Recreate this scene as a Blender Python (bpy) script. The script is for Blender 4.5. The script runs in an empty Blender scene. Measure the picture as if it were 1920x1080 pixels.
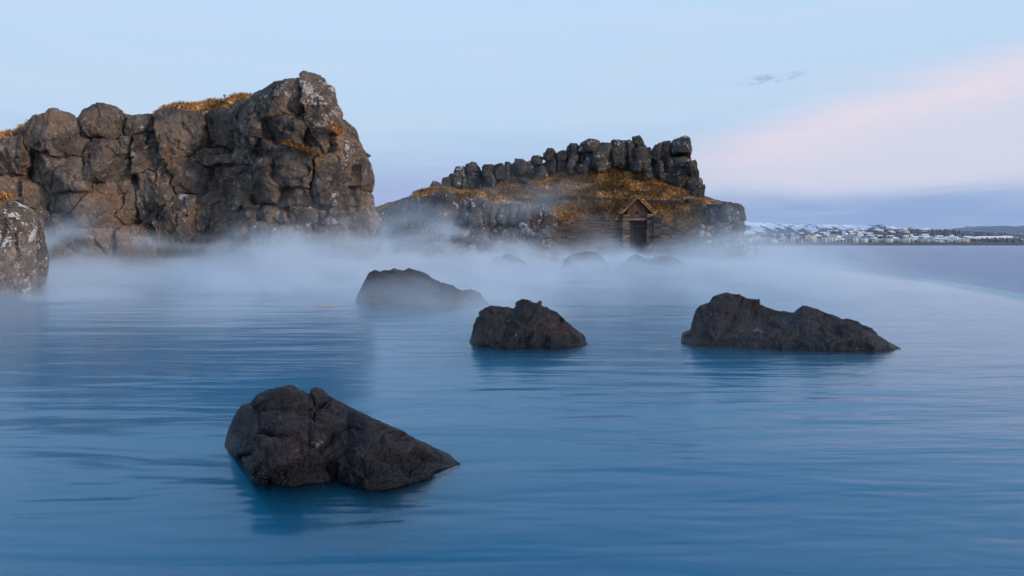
import bpy, bmesh, math, random
import numpy as np
from mathutils import Vector

# ------------------------------------------------------------------ camera, sky, sun, exposure
sc = bpy.context.scene
EYE, HY, F = 1.3, 457.0, 1280.0          # eye height (m), horizon row and focal length in photo pixels
cd = bpy.data.cameras.new('camera'); cam = bpy.data.objects.new('camera', cd)
sc.collection.objects.link(cam); sc.camera = cam
cam.location = (0, 0, EYE); cam.rotation_euler = (math.radians(90), 0, 0)
cd.sensor_width = 36.0; cd.lens = 24.0; cd.shift_y = -(540 - HY) / 1920.0
cd.clip_start = 0.05; cd.clip_end = 80000

def lin(r, g, b):
    f = lambda c: (c / 12.92 if c <= .04045 else ((c + .055) / 1.055) ** 2.4)
    return (f(r / 255), f(g / 255), f(b / 255), 1.0)

SUN_AZ, SUN_EL = math.radians(120), math.radians(13)     # clockwise from the view direction: behind, to the right
world = bpy.data.worlds.new('World'); sc.world = world; world.use_nodes = True

class NT:
    """small helper for writing node trees"""
    def __init__(s, tree): s.t = tree; s.n = tree.nodes; s.l = tree.links
    def new(s, typ, **kw):
        n = s.n.new(typ)
        for k, v in kw.items():
            if k == 'inp':
                for a, b in v.items(): s.put(n.inputs[a], b)
            else: setattr(n, k, v)
        return n
    def put(s, sock, v):
        if isinstance(v, bpy.types.NodeSocket): s.l.new(v, sock)
        elif isinstance(v, bpy.types.Node): s.l.new(v.outputs[0], sock)
        else: sock.default_value = v
    def math(s, op, a, b=0.0, c=0.0, clamp=False):
        n = s.n.new('ShaderNodeMath'); n.operation = op; n.use_clamp = clamp
        s.put(n.inputs[0], a); s.put(n.inputs[1], b); s.put(n.inputs[2], c)
        return n.outputs[0]
    def ss(s, v, a, b, o0=0.0, o1=1.0):
        n = s.n.new('ShaderNodeMapRange'); n.interpolation_type = 'SMOOTHSTEP'
        s.put(n.inputs[0], v); s.put(n.inputs[1], a); s.put(n.inputs[2], b); s.put(n.inputs[3], o0); s.put(n.inputs[4], o1)
        return n.outputs[0]
    def lerp(s, v, a, b, o0=0.0, o1=1.0):
        n = s.n.new('ShaderNodeMapRange'); s.put(n.inputs[0], v)
        for i, q in enumerate((a, b, o0, o1)): s.put(n.inputs[i + 1], q)
        return n.outputs[0]
    def mix(s, f, a, b, typ='MIX'):
        n = s.n.new('ShaderNodeMix'); n.data_type = 'RGBA'; n.blend_type = typ
        s.put(n.inputs[0], f); s.put(n.inputs[6], a); s.put(n.inputs[7], b)
        return n.outputs[2]
    def noise(s, vec, scale, detail=4.0, rough=.55, dist=0.0):
        n = s.n.new('ShaderNodeTexNoise'); s.put(n.inputs['Vector'], vec)
        n.inputs['Scale'].default_value = scale; n.inputs['Detail'].default_value = detail
        n.inputs['Roughness'].default_value = rough; n.inputs['Distortion'].default_value = dist
        return n.outputs[0]
    def mapv(s, vec, loc=(0, 0, 0), rot=(0, 0, 0), scale=(1, 1, 1)):
        n = s.n.new('ShaderNodeMapping'); s.put(n.inputs[0], vec)
        n.inputs[1].default_value = loc; n.inputs[2].default_value = rot; n.inputs[3].default_value = scale
        return n.outputs[0]
    def ramp(s, v, stops, interp='LINEAR'):
        n = s.n.new('ShaderNodeValToRGB'); cr = n.color_ramp; cr.interpolation = interp
        while len(cr.elements) < len(stops): cr.elements.new(.5)
        for e, (p, c) in zip(cr.elements, stops): e.position = p; e.color = c
        s.put(n.inputs[0], v); return n.outputs[0]

def build_world():
    q = NT(world.node_tree); q.n.clear()
    tc = q.new('ShaderNodeTexCoord'); d = tc.outputs['Generated']
    sep = q.new('ShaderNodeSeparateXYZ', inp={0: d})
    el = q.math('MULTIPLY', q.math('ARCSINE', sep.outputs[2]), 57.2958)
    az = q.math('MULTIPLY', q.math('ARCTAN2', sep.outputs[0], sep.outputs[1]), 57.2958)
    sky = q.new('ShaderNodeTexSky', sky_type='NISHITA', sun_disc=False)
    sky.sun_elevation = SUN_EL; sky.sun_rotation = SUN_AZ; sky.air_density = 1.2; sky.dust_density = 1.5; sky.ozone_density = 3
    nish = q.mix(1.0, sky.outputs[0], (.12, .12, .12, 1), 'MULTIPLY')
    # thin high overcast: colour by height above the horizon
    wv = q.mapv(d, scale=(2.2, 2.2, 14))
    cl = q.noise(wv, 1.6, 5, .55, .3)
    elw = q.math('ADD', el, q.math('MULTIPLY', q.math('SUBTRACT', cl, .5), 3.4))
    e01 = q.math('DIVIDE', elw, 40.0, clamp=True)
    base = q.ramp(e01, [(0.0, lin(148, 167, 208)), (.055, lin(140, 166, 210)), (.11, lin(158, 180, 216)), (.17, lin(176, 200, 228)),
                        (.25, lin(190, 214, 236)), (.50, lin(190, 219, 245)), (1.0, lin(152, 197, 246))])
    # long pale rose veil slanting up to the side
    edge = q.math('ADD', 8.4, q.math('MULTIPLY', q.math('SUBTRACT', az, 15.7), .215))
    edge = q.math('ADD', edge, q.math('MULTIPLY', q.math('SUBTRACT', cl, .5), 3.6))
    under = q.math('SUBTRACT', edge, el)
    st = q.ss(under, -1.7, 1.9)
    low = q.ss(elw, 2.6, 5.4)
    side = q.ss(az, 1.0, 23.0)
    veil = q.math('MULTIPLY', q.math('MULTIPLY', st, low), side)
    rose = q.ss(under, 4.6, .6)
    vc = q.mix(rose, lin(219, 217, 230), lin(235, 220, 228))
    c = q.mix(q.math('MULTIPLY', veil, .97), base, vc)
    # streaks of high cirrus
    ci2 = q.noise(q.mapv(d, (1, 2, 3), (0, .20, 0), (2.6, 2.6, 30)), 1.3, 5, .6, .5)
    c = q.mix(q.math('MULTIPLY', q.ss(ci2, .42, .70), .42), c, lin(206, 216, 233))
    # a faint lavender stain low between the cliffs
    lav = q.math('MULTIPLY', q.math('MULTIPLY', q.ss(el, 1.0, 3.0), q.ss(el, 8.0, 4.0)), q.ss(az, 8.0, -4.0))
    c = q.mix(q.math('MULTIPLY', lav, .55), c, lin(168, 178, 220))
    # one small dark shred of cloud
    wa = q.math('DIVIDE', q.math('SUBTRACT', az, 20.6), 2.7)
    we = q.math('DIVIDE', q.math('SUBTRACT', el, q.math('ADD', 12.75, q.math('MULTIPLY', q.math('SUBTRACT', az, 20.6), .07))), .40)
    rr = q.math('ADD', q.math('MULTIPLY', wa, wa), q.math('MULTIPLY', we, we))
    fine = q.noise(q.mapv(d, scale=(34, 34, 150)), 1.0, 5, .65, .6)
    sh = q.math('MULTIPLY', q.ss(rr, 1.3, .1), q.ss(fine, .43, .60))
    c = q.mix(q.math('MULTIPLY', sh, .55), c, lin(130, 155, 195))
    # below the horizon the ground side of the sky goes dim
    c = q.mix(.08, c, nish)
    c = q.mix(1.0, c, (1.08, 1.085, 1.11, 1), 'MULTIPLY')
    dn = q.ss(el, -1.0, -12.0)
    c = q.mix(dn, c, lin(70, 88, 112))
    bg = q.new('ShaderNodeBackground', inp={0: c, 1: 1.0})
    out = q.new('ShaderNodeOutputWorld'); q.l.new(bg.outputs[0], out.inputs[0])
build_world()
world.cycles.sampling_method = 'MANUAL'; world.cycles.sample_map_resolution = 512

sd = bpy.data.lights.new('sun', 'SUN'); sun = bpy.data.objects.new('sun', sd); sc.collection.objects.link(sun)
sd.energy = 2.6; sd.angle = math.radians(7); sd.color = (1.0, .82, .66)
sun.rotation_euler = Vector((-math.sin(SUN_AZ) * math.cos(SUN_EL), -math.cos(SUN_AZ) * math.cos(SUN_EL), -math.sin(SUN_EL))).to_track_quat('-Z', 'Y').to_euler()

sc.view_settings.view_transform = 'Standard'; sc.view_settings.look = 'None'
sc.view_settings.gamma = 1.0; sc.view_settings.use_curve_mapping = False
sc.view_settings.exposure = 0.0
cy = sc.cycles
cy.use_denoising = True; cy.max_bounces = 6; cy.diffuse_bounces = 2; cy.glossy_bounces = 3; cy.volume_bounces = 2
cy.transparent_max_bounces = 8; cy.volume_max_steps = 128
cy.use_adaptive_sampling = True; cy.adaptive_threshold = 0.02

# ------------------------------------------------------------------ helpers
rng = np.random.default_rng(7); random.seed(7)
COL = sc.collection
def at(px, py, Y): return ((px - 960) / F * Y, Y, EYE - (py - HY) / F * Y)
def sst(x, a, b):
    t = np.clip((np.asarray(x, float) - a) / (b - a), 0, 1); return t * t * (3 - 2 * t)

_G = rng.normal(size=(4096, 3)); _G /= np.linalg.norm(_G, axis=1)[:, None]
def perlin(p):
    i = np.floor(p).astype(np.int64); f = p - i; u = f * f * f * (f * (f * 6 - 15) + 10)
    r = np.zeros(len(p))
    for dx in (0, 1):
        wx = u[:, 0] if dx else 1 - u[:, 0]
        for dy in (0, 1):
            wy = u[:, 1] if dy else 1 - u[:, 1]
            for dz in (0, 1):
                wz = u[:, 2] if dz else 1 - u[:, 2]
                h = ((i[:, 0] + dx) * 73856093) ^ ((i[:, 1] + dy) * 19349663) ^ ((i[:, 2] + dz) * 83492791)
                h = (h ^ (h >> 13)) * 1274126177
                g = _G[(h ^ (h >> 16)) & 4095]
                r += wx * wy * wz * (g[:, 0] * (f[:, 0] - dx) + g[:, 1] * (f[:, 1] - dy) + g[:, 2] * (f[:, 2] - dz))
    return r * 1.5
def fbm(p, oc=4, gain=.5, ridged=False):
    p = np.asarray(p, float); s = np.zeros(len(p)); a = 1.0
    for k in range(oc):
        n = perlin(p * 2 ** k + 17.3 * k)
        s += a * ((.5 - np.abs(n)) if ridged else n); a *= gain
    return s

def cell3(p):
    """cellular noise: F1, F2, offset from the nearest point, random vector of its cell"""
    p = np.asarray(p, float); i0 = np.floor(p).astype(np.int64)
    f1 = np.full(len(p), 9.0); f2 = f1.copy(); off = np.zeros_like(p); rv = np.zeros_like(p)
    for dx in (-1, 0, 1):
        for dy in (-1, 0, 1):
            for dz in (-1, 0, 1):
                c = i0 + [dx, dy, dz]
                h = (c[:, 0] * 73856093) ^ (c[:, 1] * 19349663) ^ (c[:, 2] * 83492791); h = (h ^ (h >> 13)) * 1274126177; h = h ^ (h >> 16)
                q = c + .5 + .45 * _G[h & 4095]; o = p - q; d = np.sqrt((o * o).sum(1)); n = d < f1
                f2 = np.where(n, f1, np.minimum(f2, d)); f1 = np.where(n, d, f1)
                off = np.where(n[:, None], o, off); rv = np.where(n[:, None], _G[(h >> 5) & 4095], rv)
    return f1, f2, off, rv
def facets(p, tilt=.5, crack=.06, cw=.05):
    f1, f2, off, rv = cell3(p)
    return tilt * (off * rv).sum(1) + .12 * rv[:, 0] - crack * np.exp(-((f2 - f1) / cw) ** 2)

def tag(o, label=None, cat=None, group=None, kind=None):
    if label: o['label'] = label
    if cat: o['category'] = cat
    if group: o['group'] = group
    if kind: o['kind'] = kind
    return o
def empty(name, loc=(0, 0, 0), rz=0.0, parent=None):
    o = bpy.data.objects.new(name, None); COL.objects.link(o); o.location = loc; o.rotation_euler = (0, 0, rz)
    if parent: o.parent = parent
    o.empty_display_size = .2
    return o
def mesh_from(name, verts, faces, smooth=True):
    me = bpy.data.meshes.new(name)
    verts = np.asarray(verts, np.float32); faces = np.asarray(faces, np.int32)
    n = faces.shape[1]
    me.vertices.add(len(verts)); me.vertices.foreach_set('co', verts.ravel())
    me.loops.add(faces.size); me.loops.foreach_set('vertex_index', faces.ravel())
    me.polygons.add(len(faces)); me.polygons.foreach_set('loop_start', np.arange(0, faces.size, n, dtype=np.int32))
    me.update(calc_edges=True)
    if smooth: me.polygons.foreach_set('use_smooth', np.ones(len(faces), bool))
    return me
def link(name, me, mat=None, parent=None, loc=(0, 0, 0), rot=(0, 0, 0), scale=(1, 1, 1), color=None):
    o = bpy.data.objects.new(name, me); COL.objects.link(o)
    if mat and not me.materials: me.materials.append(mat)
    if parent: o.parent = parent
    o.location = loc; o.rotation_euler = rot; o.scale = scale
    if color: o.color = color
    return o
def grid_faces(nu, nv):
    i = np.arange(nu - 1)[:, None] * nv + np.arange(nv - 1)[None, :]
    i = i.ravel(); return np.stack([i, i + nv, i + nv + 1, i + 1], 1)
def grid_normals(P):
    du = np.gradient(P, axis=0); dv = np.gradient(P, axis=1)
    n = np.cross(du, dv); n /= np.linalg.norm(n, axis=2, keepdims=True) + 1e-9
    return n
def compact(verts, faces):
    ids, inv = np.unique(faces.ravel(), return_inverse=True)
    return verts[ids], inv.reshape(faces.shape)

# ------------------------------------------------------------------ materials
def new_mat(name):
    m = bpy.data.materials.new(name); m.use_nodes = True; q = NT(m.node_tree); q.n.clear()
    out = q.new('ShaderNodeOutputMaterial'); b = q.new('ShaderNodeBsdfPrincipled')
    q.l.new(b.outputs[0], out.inputs[0]); return m, q, b, out
def bump(q, b, h, strength, dist):
    n = q.new('ShaderNodeBump', inp={'Height': h, 'Strength': strength, 'Distance': dist}); q.l.new(n.outputs[0], b.inputs['Normal']); return n

def rock_mat(name, dark, mid, light, rust, scale=1.0, lich_col=(.62, .58, .54, 1), wet=False, rough=.82, spec=.3):
    m, q, b, _ = new_mat(name)
    pos = q.new('ShaderNodeNewGeometry').outputs['Position']
    oi = q.new('ShaderNodeObjectInfo'); oc = q.new('ShaderNodeSeparateColor', inp={0: oi.outputs['Color']})
    lichen, rustk, tone = oc.outputs[0], oc.outputs[1], oc.outputs[2]
    n1 = q.noise(pos, .9 * scale, 6, .6, .4); n2 = q.noise(pos, 4.2 * scale, 6, .65, .2); n3 = q.noise(pos, 17 * scale, 4, .6)
    n4 = q.noise(q.mapv(pos, (7, 3, 1)), .55 * scale, 5, .6, .5)
    c = q.mix(q.ss(n1, .36, .64), dark, mid)
    c = q.mix(q.math('MULTIPLY', q.ss(n2, .50, .70), q.ss(n4, .35, .62, .25, .95)), c, light)
    c = q.mix(q.math('MULTIPLY', q.ss(n4, .46, .68), rustk), c, rust)
    c = q.mix(q.math('MULTIPLY', q.ss(n3, .47, .36), .75), c, dark)
    n5 = q.noise(pos, 44 * scale, 3, .6)
    c = q.mix(q.math('MULTIPLY', q.ss(n5, .52, .68), .40), c, light)
    # pale lichen crust in spots and blotches
    v = q.new('ShaderNodeTexVoronoi', inp={'Vector': pos, 'Scale': 6.5 * scale, 'Randomness': 1.0})
    big = q.noise(q.mapv(pos, (3, 9, 4)), 1.7 * scale, 4, .6)
    field = q.math('ADD', q.math('MULTIPLY', q.math('ADD', n3, n2), .5), q.math('MULTIPLY', big, .9))
    field = q.math('SUBTRACT', field, q.math('MULTIPLY', v.outputs[0], .22))
    thr = q.math('SUBTRACT', 1.12, q.math('MULTIPLY', lichen, .34))
    lm = q.ss(field, thr, q.math('ADD', thr, .09))
    c = q.mix(q.math('MULTIPLY', lm, .8), c, lich_col)
    hs = q.new('ShaderNodeHueSaturation', inp={'Color': c, 'Value': q.lerp(tone, 0, 1, .55, 1.45)})
    c = hs.outputs[0]
    if wet:
        z = q.new('ShaderNodeSeparateXYZ', inp={0: pos}).outputs[2]
        wl = q.ss(q.math('ADD', z, q.math('MULTIPLY', n2, .08)), .21, .10)
        c = q.mix(q.math('MULTIPLY', wl, .88), c, (.006, .006, .007, 1))
        q.put(b.inputs['Roughness'], q.lerp(wl, 0, 1, rough, .38))
    else:
        b.inputs['Roughness'].default_value = rough
    q.put(b.inputs['Base Color'], c)
    b.inputs['Specular IOR Level'].default_value = spec
    h = q.math('ADD', q.math('ADD', q.math('MULTIPLY', n2, .7), q.math('MULTIPLY', n3, .5)), q.math('MULTIPLY', n5, .16))
    pit = q.new('ShaderNodeTexVoronoi', inp={'Vector': pos, 'Scale': 26 * scale})
    h = q.math('ADD', h, q.math('MULTIPLY', q.ss(pit.outputs[0], .05, .35), .12))
    bump(q, b, h, 1.0, .14 / scale)
    return m

ROCK = rock_mat('cliff_rock', (.034, .026, .022, 1), (.185, .138, .104, 1), (.44, .38, .33, 1), (.28, .15, .07, 1))
RIDGE = rock_mat('ridge_rock', (.016, .015, .014, 1), (.075, .066, .060, 1), (.21, .19, .18, 1), (.13, .08, .045, 1), 1.3, (.55, .54, .54, 1))
BOULD = rock_mat('pool_rock', (.007, .006, .0075, 1), (.025, .0205, .0235, 1), (.072, .059, .065, 1), (.062, .036, .028, 1), 2.2, (.17, .155, .165, 1), wet=True, rough=.62, spec=.28)

def color_mat(name, rough=.8, bumpy=0.0, vary=.25, nscale=6.0, attr=None):
    """paint, timber, plaster: the object's own colour (or a colour attribute) with grain"""
    m, q, b, _ = new_mat(name)
    pos = q.new('ShaderNodeNewGeometry').outputs['Position']
    src = q.new('ShaderNodeAttribute', attribute_name=attr).outputs[0] if attr else q.new('ShaderNodeObjectInfo').outputs['Color']
    n = q.noise(pos, nscale, 5, .6)
    c = q.new('ShaderNodeHueSaturation', inp={'Color': src, 'Value': q.lerp(n, .25, .75, 1 - vary, 1 + vary)}).outputs[0]
    q.put(b.inputs['Base Color'], c); b.inputs['Roughness'].default_value = rough; b.inputs['Specular IOR Level'].default_value = .25
    if bumpy: bump(q, b, n, .7, bumpy)
    return m
PAINT = color_mat('painted_render', .7, 0, .12, .35)
WOOD = None
def wood_mat():
    m, q, b, _ = new_mat('weathered_timber')
    tc = q.new('ShaderNodeTexCoord').outputs['Object']
    oi = q.new('ShaderNodeObjectInfo')
    g = q.noise(q.mapv(tc, scale=(14, 14, .9)), 2.0, 5, .65, .4); k = q.noise(q.mapv(tc, scale=(3, 3, 1.2)), 1.2, 3)
    c = q.new('ShaderNodeHueSaturation', inp={'Color': oi.outputs['Color'], 'Value': q.lerp(q.math('ADD', q.math('MULTIPLY', g, .7), q.math('MULTIPLY', k, .3)), .3, .7, .45, 1.5)}).outputs[0]
    q.put(b.inputs['Base Color'], c); b.inputs['Roughness'].default_value = .8
    bump(q, b, g, .6, .01); return m
WOOD = wood_mat()
STONE = color_mat('slab_stone', .85, .03, .45, 5.0)
GRASS = color_mat('dry_grass', .75, 0, .35, 1.3, 'tint')

def turf_mat():
    m, q, b, _ = new_mat('turf_soil')
    pos = q.new('ShaderNodeNewGeometry').outputs['Position']
    n1 = q.noise(pos, .8, 5, .6, .5); n2 = q.noise(q.mapv(pos, scale=(1, 1, 2.2)), 5.5, 5, .65)
    c = q.ramp(n2, [(.3, (.07, .038, .018, 1)), (.5, (.24, .125, .048, 1)), (.72, (.52, .31, .11, 1))])
    c = q.mix(q.math('MULTIPLY', q.ss(n1, .45, .65), .55), c, (.11, .05, .022, 1))
    q.put(b.inputs['Base Color'], c); b.inputs['Roughness'].default_value = .95
    bump(q, b, n2, 1.0, .12); return m
TURF = turf_mat()

def water_mat(name, body, pool=True):
    m, q, b, _ = new_mat(name)
    pos = q.new('ShaderNodeNewGeometry').outputs['Position']
    b.inputs['IOR'].default_value = 1.33
    q.put(b.inputs['Base Color'], body)
    if pool:
        b.inputs['Roughness'].default_value = .13
        w = q.noise(q.mapv(pos, rot=(0, 0, .12), scale=(.35, 1.7, 1)), 1.0, 3, .5, .5)
        w2 = q.noise(q.mapv(pos, (4, 0, 0), rot=(0, 0, -.10), scale=(1.3, 5.5, 1)), 1.0, 3, .5, .6)
        w3 = q.noise(q.mapv(pos, (0, 7, 0), scale=(.10, .34, 1)), 1.0, 2, .5)
        h = q.math('ADD', q.math('MULTIPLY', w, .030), q.math('MULTIPLY', w2, .0065))
        h = q.math('ADD', h, q.math('MULTIPLY', w3, .06))
        bump(q, b, h, 1.0, 1.0)
        depth = q.noise(q.mapv(pos, (2, 5, 0), scale=(.22, .3, 1)), 1.0, 2, .5)
        q.put(b.inputs['Base Color'], q.mix(q.ss(depth, .35, .68), body, (body[0] * 1.35, body[1] * 1.25, body[2] * 1.15, 1)))
    else:
        b.inputs['Roughness'].default_value = .2
        w = q.noise(q.mapv(pos, scale=(.16, .45, 1)), 1.0, 4, .6, .4)
        w2 = q.noise(q.mapv(pos, scale=(.02, .03, 1)), 1.0, 3, .6); w4 = q.noise(q.mapv(pos, scale=(.75, 1.3, 1)), 1.0, 3, .6, .5)
        hh = q.math('ADD', q.math('MULTIPLY', w, .55), q.math('MULTIPLY', w2, .6))
        bump(q, b, q.math('ADD', hh, q.math('MULTIPLY', w4, .50)), 1.0, 1.0)
    return m
def pool_mat():
    m = bpy.data.materials.new('pool_water'); m.use_nodes = True; q = NT(m.node_tree); q.n.clear()
    pos = q.new('ShaderNodeNewGeometry').outputs['Position']
    w = q.noise(q.mapv(pos, rot=(0, 0, .12), scale=(.35, 1.7, 1)), 1.0, 3, .5, .5)
    w2 = q.noise(q.mapv(pos, (4, 0, 0), rot=(0, 0, -.10), scale=(1.3, 5.5, 1)), 1.0, 3, .5, .6)
    w3 = q.noise(q.mapv(pos, (0, 7, 0), scale=(.10, .34, 1)), 1.0, 2, .5)
    calm = q.noise(q.mapv(pos, (3, 1, 0), scale=(.11, .2, 1)), 1.0, 2, .5)
    h = q.math('ADD', q.math('MULTIPLY', w, .036), q.math('MULTIPLY', w2, q.ss(calm, .35, .62, .0025, .0115)))
    h = q.math('ADD', h, q.math('MULTIPLY', w3, .05))
    bn = q.new('ShaderNodeBump', inp={'Height': h, 'Strength': 1.0, 'Distance': 1.0})
    fr = q.new('ShaderNodeFresnel', inp={'IOR': 1.29, 'Normal': bn.outputs[0]})
    gl = q.new('ShaderNodeBsdfGlossy', inp={'Color': (1, 1, 1, 1), 'Roughness': .17, 'Normal': bn.outputs[0]})
    tr = q.new('ShaderNodeBsdfTransparent')
    mx = q.new('ShaderNodeMixShader', inp={0: fr.outputs[0], 1: tr.outputs[0], 2: gl.outputs[0]})
    pv = q.new('ShaderNodeVolumePrincipled'); pv.inputs['Color'].default_value = (.012, .745, .99, 1); pv.inputs['Density'].default_value = 1.5
    out = q.new('ShaderNodeOutputMaterial'); q.l.new(mx.outputs[0], out.inputs[0]); q.l.new(pv.outputs[0], out.inputs['Volume'])
    return m
POOLW = pool_mat()
SEAW = water_mat('sea_water', (.028, .115, .26, 1), False)

# ------------------------------------------------------------------ water and far land
def edge_x(Y): return np.interp(Y, [0, 6, 12, 17.8, 23.8, 31.2, 40, 50], [3.0, 8.2, 11.4, 13.35, 15.2, 16.55, 16.9, 16.6])
ys = np.linspace(-6, 49, 70); V = []
for y in ys:
    ex = float(edge_x(max(y, 0)))
    for k in np.linspace(0, 1, 30): V.append((-40 + (ex + 40) * k, y, 0))
ex0 = [(float(edge_x(max(y, 0))), y) for y in ys]
nt_ = len(V); V = np.array(V); V2 = V.copy(); V2[:, 2] = -1.6
fa = grid_faces(70, 30); ring = [(i * 30, (i + 1) * 30) for i in range(69)] + [(69 * 30 + j, 69 * 30 + j + 1) for j in range(29)] + [((i + 1) * 30 + 29, i * 30 + 29) for i in range(69)] + [(j + 1, j) for j in range(29)]
side_f = np.array([(a_, a_ + nt_, b_ + nt_, b_) for a_, b_ in ring])
me = mesh_from('pool_water', np.concatenate([V, V2]), np.concatenate([fa, fa[:, ::-1] + nt_, side_f]), False)
bm = bmesh.new(); bm.from_mesh(me); bmesh.ops.recalc_face_normals(bm, faces=bm.faces[:]); bm.to_mesh(me); bm.free()
o = link('pool_water', me, POOLW); tag(o, 'milky blue steaming pool water', kind='structure')
V3 = V.copy(); V3[:, 2] = -1.5
m, q, b, _ = new_mat('pool_floor'); pos = q.new('ShaderNodeNewGeometry').outputs['Position']
q.put(b.inputs['Base Color'], q.mix(q.noise(pos, .5, 3), (.05, .055, .06, 1), (.16, .16, .15, 1)))
tag(link('pool_floor', mesh_from('pool_floor', V3, fa), m), 'dark stone floor under the milky pool water', kind='structure')
V = []
for (x, y) in ex0: V += [(x - .8, y, -.9), (x - .6, y, -.05), (x - .02, y, -.015), (x + .3, y, -3.6)]
m, q, b, _ = new_mat('wet_concrete'); b.inputs['Base Color'].default_value = (.32, .32, .36, 1); b.inputs['Roughness'].default_value = .3
o = link('pool_wall', mesh_from('pool_wall', V, grid_faces(70, 4)), m); tag(o, 'wet dark overflow wall along the pool rim', kind='structure')
def radial_sheet(name, z, x0, x1, y0, y1, n, mat, label):
    V = [(x0 + (x1 - x0) * i / n, y0 + (y1 - y0) * j / n, z) for i in range(n + 1) for j in range(n + 1)]
    o = link(name, mesh_from(name, V, grid_faces(n + 1, n + 1)), mat); return tag(o, label, kind='structure')
radial_sheet('sea', -3.0, -12000, 12000, -12000, 12000, 24, SEAW, 'grey blue rippled sea behind the pool rim')

def land_z(X, Y):
    X = np.asarray(X, float); Y = np.asarray(Y, float)
    z = -4.5 + 8.5 * sst(Y, 1690, 1735) + .011 * np.clip(Y - 1735, 0, 4000)
    sx = np.where(X < 1700, 380.0, 230.0)
    z += 44 * np.exp(-.5 * ((X - 1700) / sx) ** 2) * sst(Y, 1800, 3200) * sst(5200, 3300, 3301) * np.clip(1 - (Y - 3200) / 2500, 0, 1)
    z += 10 * np.exp(-.5 * ((X - 2500) / 500) ** 2) * sst(Y, 1900, 2600)
    p = np.stack([X / 160, Y / 160, 0 * X], -1).reshape(-1, 3)
    z += (fbm(p, 3) * 3.2).reshape(z.shape) * sst(Y, 1740, 1900)
    return z
gx = np.linspace(-1500, 5200, 300); gy = np.concatenate([np.linspace(1680, 1800, 10), np.linspace(1830, 5000, 60)])
GX, GY = np.meshgrid(gx, gy, indexing='ij'); GZ = land_z(GX, GY)
m, q, b, _ = new_mat('town_ground')
pos = q.new('ShaderNodeNewGeometry').outputs['Position']
n = q.noise(q.mapv(pos, scale=(1, .25, 1)), .025, 5, .65); n2 = q.noise(pos, .12, 4, .6)
zz = q.new('ShaderNodeSeparateXYZ', inp={0: pos}).outputs[2]
c = q.mix(n2, (.030, .022, .022, 1), (.085, .055, .045, 1))
c = q.mix(q.math('MULTIPLY', q.ss(n, .58, .66), q.ss(zz, 6, 14)), c, (.55, .58, .64, 1))
q.put(b.inputs['Base Color'], c); b.inputs['Roughness'].default_value = .9
o = link('far_shore_terrain', mesh_from('far_shore_terrain', np.stack([GX, GY, GZ], -1).reshape(-1, 3), grid_faces(len(gx), len(gy))), m)
tag(o, 'dark far shore rising to a snow dusted town hill', kind='structure')

def mountain(name, label, pts, Y0, depth, seed, snow, amp):
    """ridge traced as (px, py) at distance Y0, with a real slope in front and behind"""
    px = np.array([p[0] for p in pts], float); py = np.array([p[1] for p in pts], float)
    u = np.linspace(px[0], px[-1], 360); H = EYE + (HY - np.interp(u, px, py)) / F * Y0
    t = np.linspace(-1, 1, 48)
    U, T = np.meshgrid(u, t, indexing='ij')
    X = (U - 960) / F * Y0; Y = Y0 + T * depth
    prof = np.where(T < 0, np.clip(1 + T, 0, 1) ** 1.25, np.clip(1 - T * .6, 0, 1))
    p = np.stack([X / 420, Y / 900, 0 * X + seed], -1).reshape(-1, 3)
    g = fbm(p * [1, 1, 1], 5, .55, True).reshape(X.shape)
    p2 = np.stack([X / 150, Y / 1500, 0 * X + seed], -1).reshape(-1, 3)
    gul = fbm(p2, 3).reshape(X.shape)
    env = np.clip((1 - np.abs(T)) * np.abs(T) * 4, 0, 1)
    Z = -8 + (H[:, None] + 8) * prof + amp * env * (g * .7 + gul * .8)
    m, q, b, _ = new_mat(name + '_ground')
    geo = q.new('ShaderNodeNewGeometry'); pos = geo.outputs['Position']
    zz = q.new('ShaderNodeSeparateXYZ', inp={0: pos}).outputs[2]
    nn = q.noise(q.mapv(pos, scale=(1.0, .35, .8)), .0062, 6, .62, .5)
    n3 = q.noise(q.mapv(pos, scale=(1.0, .2, .25)), .03, 4, .6)
    hz = q.lerp(zz, 40, 300, -.16, .16)
    f = q.math('ADD', q.math('ADD', q.math('MULTIPLY', nn, .75), q.math('MULTIPLY', n3, .25)), hz)
    c = q.mix(q.ss(f, snow, snow + .07), (.035, .045, .06, 1), (.88, .85, .86, 1))
    q.put(b.inputs['Base Color'], c); b.inputs['Roughness'].default_value = .9
    o = link(name, mesh_from(name, np.stack([X, Y, Z], -1).reshape(-1, 3), grid_faces(360, 48)), m)
    return tag(o, label, kind='structure')
mountain('snowy_mountain', 'flat topped mountain streaked with snow beyond the town',
         [(1050, 440), (1200, 428), (1300, 420), (1397, 416), (1420, 417), (1450, 418.5), (1490, 420), (1525, 421), (1560, 421), (1600, 421.5), (1640, 422), (1655, 424), (1668, 429), (1690, 436), (1720, 444), (1760, 452), (1790, 456)], 8200, 1500, 3.1, .475, 75)
mountain('blue_mountain', 'low blue mountain chain behind the bare shore',
         [(1640, 450), (1700, 436), (1725, 433), (1745, 432), (1760, 431.5), (1785, 430.5), (1805, 428), (1820, 427), (1850, 425), (1870, 423), (1885, 423), (1900, 424.5), (1915, 422.5), (1935, 423), (1980, 420), (2050, 424), (2150, 430), (2300, 440), (2450, 452)], 9000, 1500, 9.7, .60, 60)

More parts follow.
